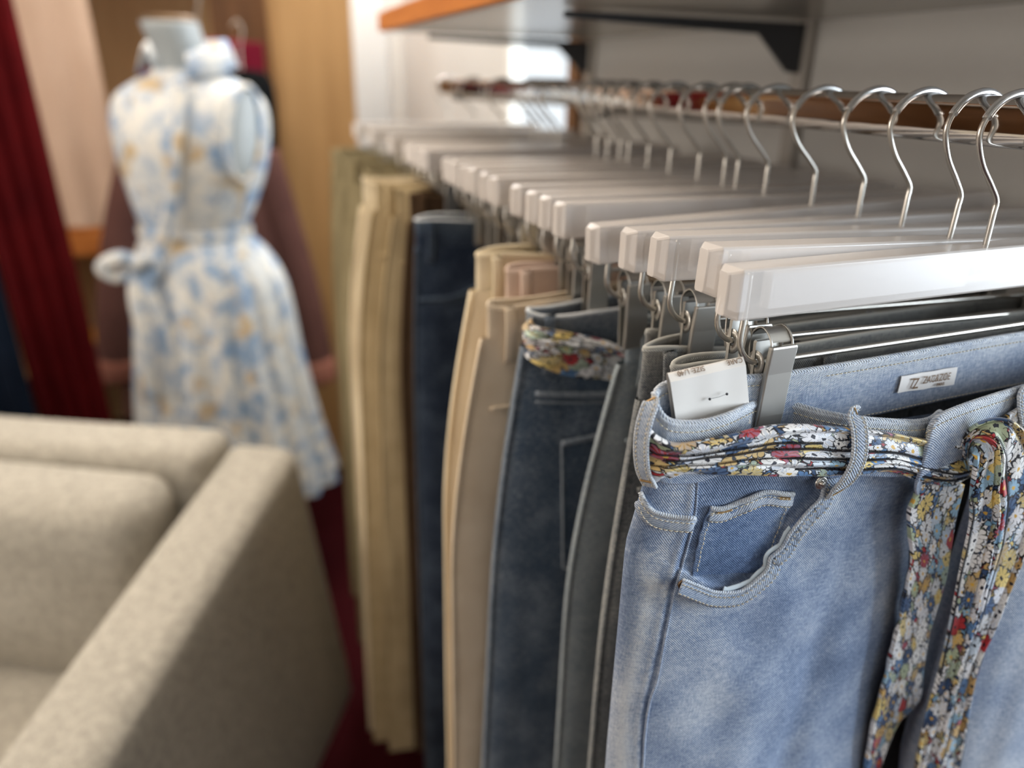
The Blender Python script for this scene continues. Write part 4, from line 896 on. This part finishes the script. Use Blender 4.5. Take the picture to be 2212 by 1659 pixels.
cap_ = body([(1.498, -.014, -.016, .058, .056), (1.508, -.014, -.016, .056, .054), (1.512, -.014, -.016, .050, .048)], yaw=YW, sub=10); m = MB(); m.grid(cap_, closev=True); m.cap(range(9 * 64, 10 * 64)); m.build('neck_cap', M['rust'], MN)
MB().tube([[0, 0, .03], [0, 0, .96]], .016, 14).build('stand_pole', M['metal'], MN)
bs = MB(); aa = np.arange(40) / 40 * 2 * PI; bs.grid([[(r_ * math.cos(q), r_ * math.sin(q), z) for q in aa] for r_, z in ((.001, 0), (.17, 0), (.17, .006), (.15, .012), (.02, .03), (.001, .03))], closev=True, flip=True); bs.build('stand_base', M['metal'], MN)
DR = empty('dress', (MX, MY, 0)); tag(DR, 'sleeveless white shirt dress with blue and tan print, tied at the waist of the mannequin', 'dress')
gather = lambda a1, z: .05 * np.sin(a1 * 17 + z * 3) * np.clip((1.04 - z) / .25, 0, 1) + .02 * np.sin(a1 * 9 + 2) * np.clip((1.0 - z) / .3, 0, 1) + .012 * np.sin(a1 * 13) * np.clip((z - 1.04) / .06, 0, 1) * np.clip((1.25 - z) / .1, 0, 1)
bod = [(.34, .01, 0, .27, .21), (.55, .00, 0, .235, .18), (.75, .0, 0, .205, .16), (.90, .0, 0, .188, .145), (.97, -.008, 0, .165, .13), (1.02, -.018, 0, .135, .105), (1.045, -.02, 0, .130, .10), (1.10, -.012, 0, .148, .115), (1.18, -.003, 0, .172, .130), (1.25, .0, 0, .184, .132), (1.30, .002, 0, .187, .120), (1.338, .004, .002, .178, .104), (1.364, .006, .004, .148, .090), (1.388, .010, .008, .102, .078), (1.402, .012, .010, .078, .072)]
P = body(bod, 120, YW, gather, 2.2, 140); m = MB(); m.grid(P, closev=True); m.grid(P[::-1] * [.985, .985, 1], closev=True); m.build('dress_body', M['toile'], DR)
# arm plate seen in the armhole
def oval(name, c, nrm, ru, rv, tilt, mat, parent, th=.012):
    nrm = _n(np.array(nrm, float)); u_ = _n(np.cross([0, 0, 1], nrm)); v_ = np.cross(nrm, u_); uu = u_ * math.cos(tilt) + v_ * math.sin(tilt); vv = -u_ * math.sin(tilt) + v_ * math.cos(tilt)
    m = MB(); q = np.arange(40) / 40 * 2 * PI; m.grid([[np.array(c) + uu * (ru * k * math.cos(x)) + vv * (rv * k * math.sin(x)) + nrm * h for x in q] for k, h in ((.97, -th), (1, 0), (.9, .004), (.5, .007), (.01, .008))], closev=True, flip=False); return m.build(name, mat, parent)
nn_, pp_ = P.shape[1], P.shape[0]; I2 = np.arange(nn_ * pp_).reshape(pp_, nn_); I2 = np.hstack([I2, I2[:, :1]])
B2_ = BVHTree.FromPolygons((P.reshape(-1, 3) + [MX, MY, 0]).tolist(), np.stack([I2[:-1, :-1], I2[:-1, 1:], I2[1:, 1:], I2[1:, :-1]], -1).reshape(-1, 4).tolist())
def hit(u, v):
    d = ray(u, v); d /= np.linalg.norm(d); h = B2_.ray_cast(Vector(CAMP), Vector(d)); n = np.array(h[1]); return np.array(h[0]) - [MX, MY, 0], (n if n.dot(d) < 0 else -n)
AP, APN = hit(523, 290); APN = _n(APN + np.array([.35, 0, 0])); AP = AP + APN * .006
oval('arm_plate', AP, APN, .040, .098, math.radians(-12), M['mannequin'], MN, .03)
# stand collar, open at the front
a1 = np.linspace(math.radians(-62), math.radians(225), 60); C0 = np.array([.012, .010])
def col(r_, z, k): return [[C0[0] + (r_ * math.cos(q)) * math.cos(YW) - r_ * math.sin(q) * math.sin(YW), C0[1] + r_ * math.cos(q) * math.sin(YW) + r_ * math.sin(q) * math.cos(YW), z + .018 * math.sin(q) + k * .01 * math.cos(q * 2)] for q in a1]
m = MB(); m.grid([col(.082, 1.393, 0), col(.080, 1.415, 0), col(.086, 1.458, .8), col(.093, 1.452, .8), col(.112, 1.402, .4), col(.108, 1.400, .4), col(.089, 1.444, .6)]); m.build('collar', M['toile'], DR)
# placket, armhole binding, belt and bow
pl = spline(on_front := np.array([on_y(395, 170, MY - .12), on_y(385, 300, MY - .150), on_y(372, 420, MY - .140), on_y(350, 540, MY - .115)]) - [MX, MY, 0], 40); m = MB(); add_strip(m, pl, np.tile([-.2, -.98, 0], (40, 1)), .014, .004); m.build('button_placket', M['toile'], DR)
q = np.linspace(0, 2 * PI, 60); nrm = APN; u_ = _n(np.cross([0, 0, 1], nrm)); v_ = np.cross(nrm, u_); tl = math.radians(-12); uu = u_ * math.cos(tl) + v_ * math.sin(tl); vv = -u_ * math.sin(tl) + v_ * math.cos(tl)
MB().tube([AP + uu * (.045 * math.cos(x)) + vv * (.104 * math.sin(x)) + nrm * .002 for x in q], .007, 10, cap=False).build('armhole_binding', M['toile'], DR)
bl = body([(1.022, -.019, 0, .136, .107), (1.034, -.02, 0, .139, .110), (1.048, -.02, 0, .136, .107)], 90, YW, None, 2.2, 8); m = MB(); m.grid(bl, closev=True); m.build('waist_tie', M['toile'], DR)
bw = on_y(298, 565, MY - .10) - [MX, MY, 0]
m = MB()
for s, tx, tz in ((-1, -.075, -.012), (1, .04, -.015)):
    pth = spline([bw, bw + [tx * .5, -.02, tz + .028], bw + [tx, -.015, tz + .005], bw + [tx * .6, -.01, tz - .018], bw], 40); add_strip(m, pth, np.tile([0, -.9, .3], (40, 1)), .016, .005)
for s in (-1, 1):
    pth = spline([bw, bw + [s * .015, -.02, -.08], bw + [s * .03 + .02, -.03, -.20], bw + [s * .035 + .02, -.03, -.34]], 40); add_strip(m, pth, np.tile([0., -1, 0], (40, 1)), .017, .004)
add_strip(m, np.array([bw + [0, -.012, .02], bw + [0, -.02, 0], bw + [0, -.012, -.02]]), np.tile([0., -1, 0], (3, 1)), .016, .01); m.build('bow', M['toile'], DR)

# ------------------------------------------------------------------ wardrobe bay, hanging clothes and curtains behind
WD = empty('wardrobe', (.2, 3.1, 0)); tag(WD, 'tall open oak wardrobe bay with a tan back, behind the mannequin', 'wardrobe')
def wbox(name, lo, hi, mat, b=.003): 
    lo = np.array(lo) - [.2, 3.1, 0]; hi = np.array(hi) - [.2, 3.1, 0]; return MB().box(lo, hi).build(name, mat, WD, smooth=False, bevel=b)
xa = on_y(575, 0, 2.62)[0]; xb = on_y(757, 0, 2.62)[0]
wbox('side_panel', (xa, 2.62, 0), (xb, 2.66, 2.05), M['oak'])
wbox('side_panel', (xb - .022, 2.66, 0), (xb, 3.35, 2.05), M['oak'])
wbox('back_panel', (-1.15, 3.33, 0), (xb - .022, 3.35, 2.05), M['oak_tan'])
wbox('side_panel', (-1.17, 2.66, 0), (-1.15, 3.35, 2.05), M['oak'])
wbox('top_panel', (-1.15, 2.66, 1.95), (xa, 3.33, 1.98), M['oak'])
wbox('inner_board', (-.02, 3.05, .2), (xa + .05, 3.07, 1.95), M['walnut'])  # brown board standing in for the darker interior
zs_ = on_y(180, 525, 3.0)[2]; wbox('low_shelf', (-1.15, 2.95, zs_ - .035), (-.30, 3.33, zs_ + .035), M['oak_edge'])
wbox('hanging_rail', (-1.15, 2.43, 1.72), (xa, 2.45, 1.74), M['chrome'], .006); wbox('rail_post', (xa - .01, 2.43, 1.70), (xa + .0, 2.66, 1.76), M['oak'], .002); wbox('rail_post', (-1.15, 2.43, 1.70), (-1.14, 2.66, 1.76), M['oak'], .002)
yl = on_y(192, 705, 2.9); Y_ = empty('folded_top', (yl[0], 3.05, zs_ - .45)); tag(Y_, 'small yellow folded top low in the wardrobe, left of the dress', 'clothing')
wbox('low_shelf', (-1.15, 2.95, zs_ - .47), (-.30, 3.33, zs_ - .45), M['oak'])
yb = on_y(192, 730, 3.0)
Y_.location = (yb[0], 3.03, zs_ - .4485)
for k in range(3): 
    MB().box((-.09, -.07, .0 + k * .035), (.09, .10, .031 + k * .035)).build('folded_layer', M['yellow'], Y_, bevel=.014)

def curtain(name, lab, cat, x0, x1, y, z0, z1, mat, waves, amp, lean=0.0, loc=None):
    n = 140; s = np.linspace(0, 1, n); zz = np.linspace(z1, z0, 30); t = empty(name, ((x0 + x1) / 2, y, z0)); tag(t, lab, cat)
    P = np.zeros((30, n, 3))
    for i, z in enumerate(zz):
        k = (z1 - z) / (z1 - z0); P[i, :, 0] = x0 + (x1 - x0) * s + lean * k - (x0 + x1) / 2; P[i, :, 1] = amp * np.sin(s * 2 * PI * waves + .6 * math.sin(k * 3)) * (.6 + .4 * k); P[i, :, 2] = z - z0
    m = MB(); m.grid(P); m.grid(P + [0, .006, 0], flip=True); m.grid(np.stack([P[-1], P[-1] + [0, .006, 0]])); m.build('cloth_panel', mat, t)
    q = np.array([[x0 - (x0 + x1) / 2, 0, z1 - z0 + .012], [x1 - (x0 + x1) / 2, 0, z1 - z0 + .012]]); MB().tube(q, .014, 12).build('curtain_rod', M['dark_metal'], t); return t
pa, pb = on_y(30, 0, 2.58), on_y(182, 0, 2.58)
curtain('curtain', 'blush beige curtain hanging between the dark red curtain and the wardrobe', 'curtain', pa[0] - .12, pb[0] - .01, 2.58, on_y(180, 490, 2.58)[2], 2.2, M['pink_curtain'], 3, .005, .03)
ra = on_y(0, 0, 2.15); rb = on_y(22, 0, 2.15)
curtain('curtain', 'dark red curtain at the far left edge behind the sofa', 'curtain', ra[0] - .17, rb[0] - .02, 2.15, .02, 2.3, M['red_curtain'], 4, .012, .07)
nb = on_y(45, 800, 1.95); tN = curtain('curtain', 'navy cloth hanging in front of the dark red curtain at the left edge', 'curtain', nb[0] - .35, nb[0] + .0, 1.95, .02, on_y(0, 560, 1.95)[2], M['navy_cloth'], 4, .015, .02)

def garment(name, lab, cat, px_l, px_r, y, depth, mat, sleeves=None, cuff=None, seed=0, hang=True):
    """px_l / px_r: matching outline points top to bottom"""
    l = spline(np.array([on_y(u, v, y) for u, v in px_l]), 60); r = spline(np.array([on_y(u, v, y) for u, v in px_r]), 60)
    c0 = (l[0] + r[0]) / 2; t = empty(name, (c0[0], y, c0[2])); tag(t, lab, cat); n = 72; a1 = np.arange(n) / n * 2 * PI; P = np.zeros((60, n, 3))
    for i in range(60):
        c = (l[i] + r[i]) / 2; w = (r[i] - l[i]) / 2; k = i / 59; d = depth * (.35 + .65 * min(1, k * 4)); f = 1 + .10 * k * np.sin(a1 * 9 + seed)
        P[i] = c[None] + np.cos(a1)[:, None] * w[None] + np.stack([0 * a1, d * np.sin(a1) * f, 0 * a1], 1) - np.array(t.location)[None]
    m = MB(); m.grid(P, closev=True); m.cap(range(n), False); m.build('garment_body', mat, t)
    if sleeves:
        for sp, rad in sleeves:
            q = spline(np.array([on_y(u, v, y) for u, v in sp]), 40) - np.array(t.location); rr = np.linspace(rad[0], rad[1], 40); m = MB(); m.tube(q, .03, 20, rr=rr); m.build('sleeve', mat, t)
            if cuff: m = MB(); m.tube(q[-5:] + [0, 0, -.004], .03, 20, rr=rr[-5:] * 1.06); m.build('cuff', cuff, t)
    if hang:
        m = MB(); z0 = 0; m.tube(spline([(0, 0, z0 - .02), (0, 0, z0 + .05), (.012, 0, z0 + .10), (0, 0, z0 + .125), (-.018, 0, z0 + .11)], 30), .002, 8); m.build('hanger_hook', M['metal'], t)
    return t
garment('blouse', 'plum brown wide blouse with dusty pink cuffs hanging behind the mannequin', 'blouse', [(380, 150), (320, 200), (280, 380), (265, 520), (262, 700), (268, 900)], [(440, 150), (520, 200), (580, 360), (625, 480), (670, 640), (700, 830)], 2.33, .05, M['blouse'],
    [([(300, 330), (268, 480), (252, 640), (248, 815)], (.05, .052)), ([(565, 330), (610, 480), (655, 640), (690, 815)], (.05, .055))], M['blouse_cuff'], 2)
garment('burgundy_top', 'burgundy top on a hanger, its shoulders showing beside the mannequin neck', 'clothing', [(400, 82), (330, 100), (305, 150), (300, 420)], [(460, 82), (545, 92), (572, 125), (575, 400)], 2.50, .03, M['burgundy'], seed=1)
garment('black_top', 'black top hanging between the dress and the oak panel', 'clothing', [(500, 150), (478, 170), (470, 250), (470, 420)], [(545, 150), (580, 165), (598, 230), (600, 400)], 2.42, .03, M['black_cloth'], seed=3)
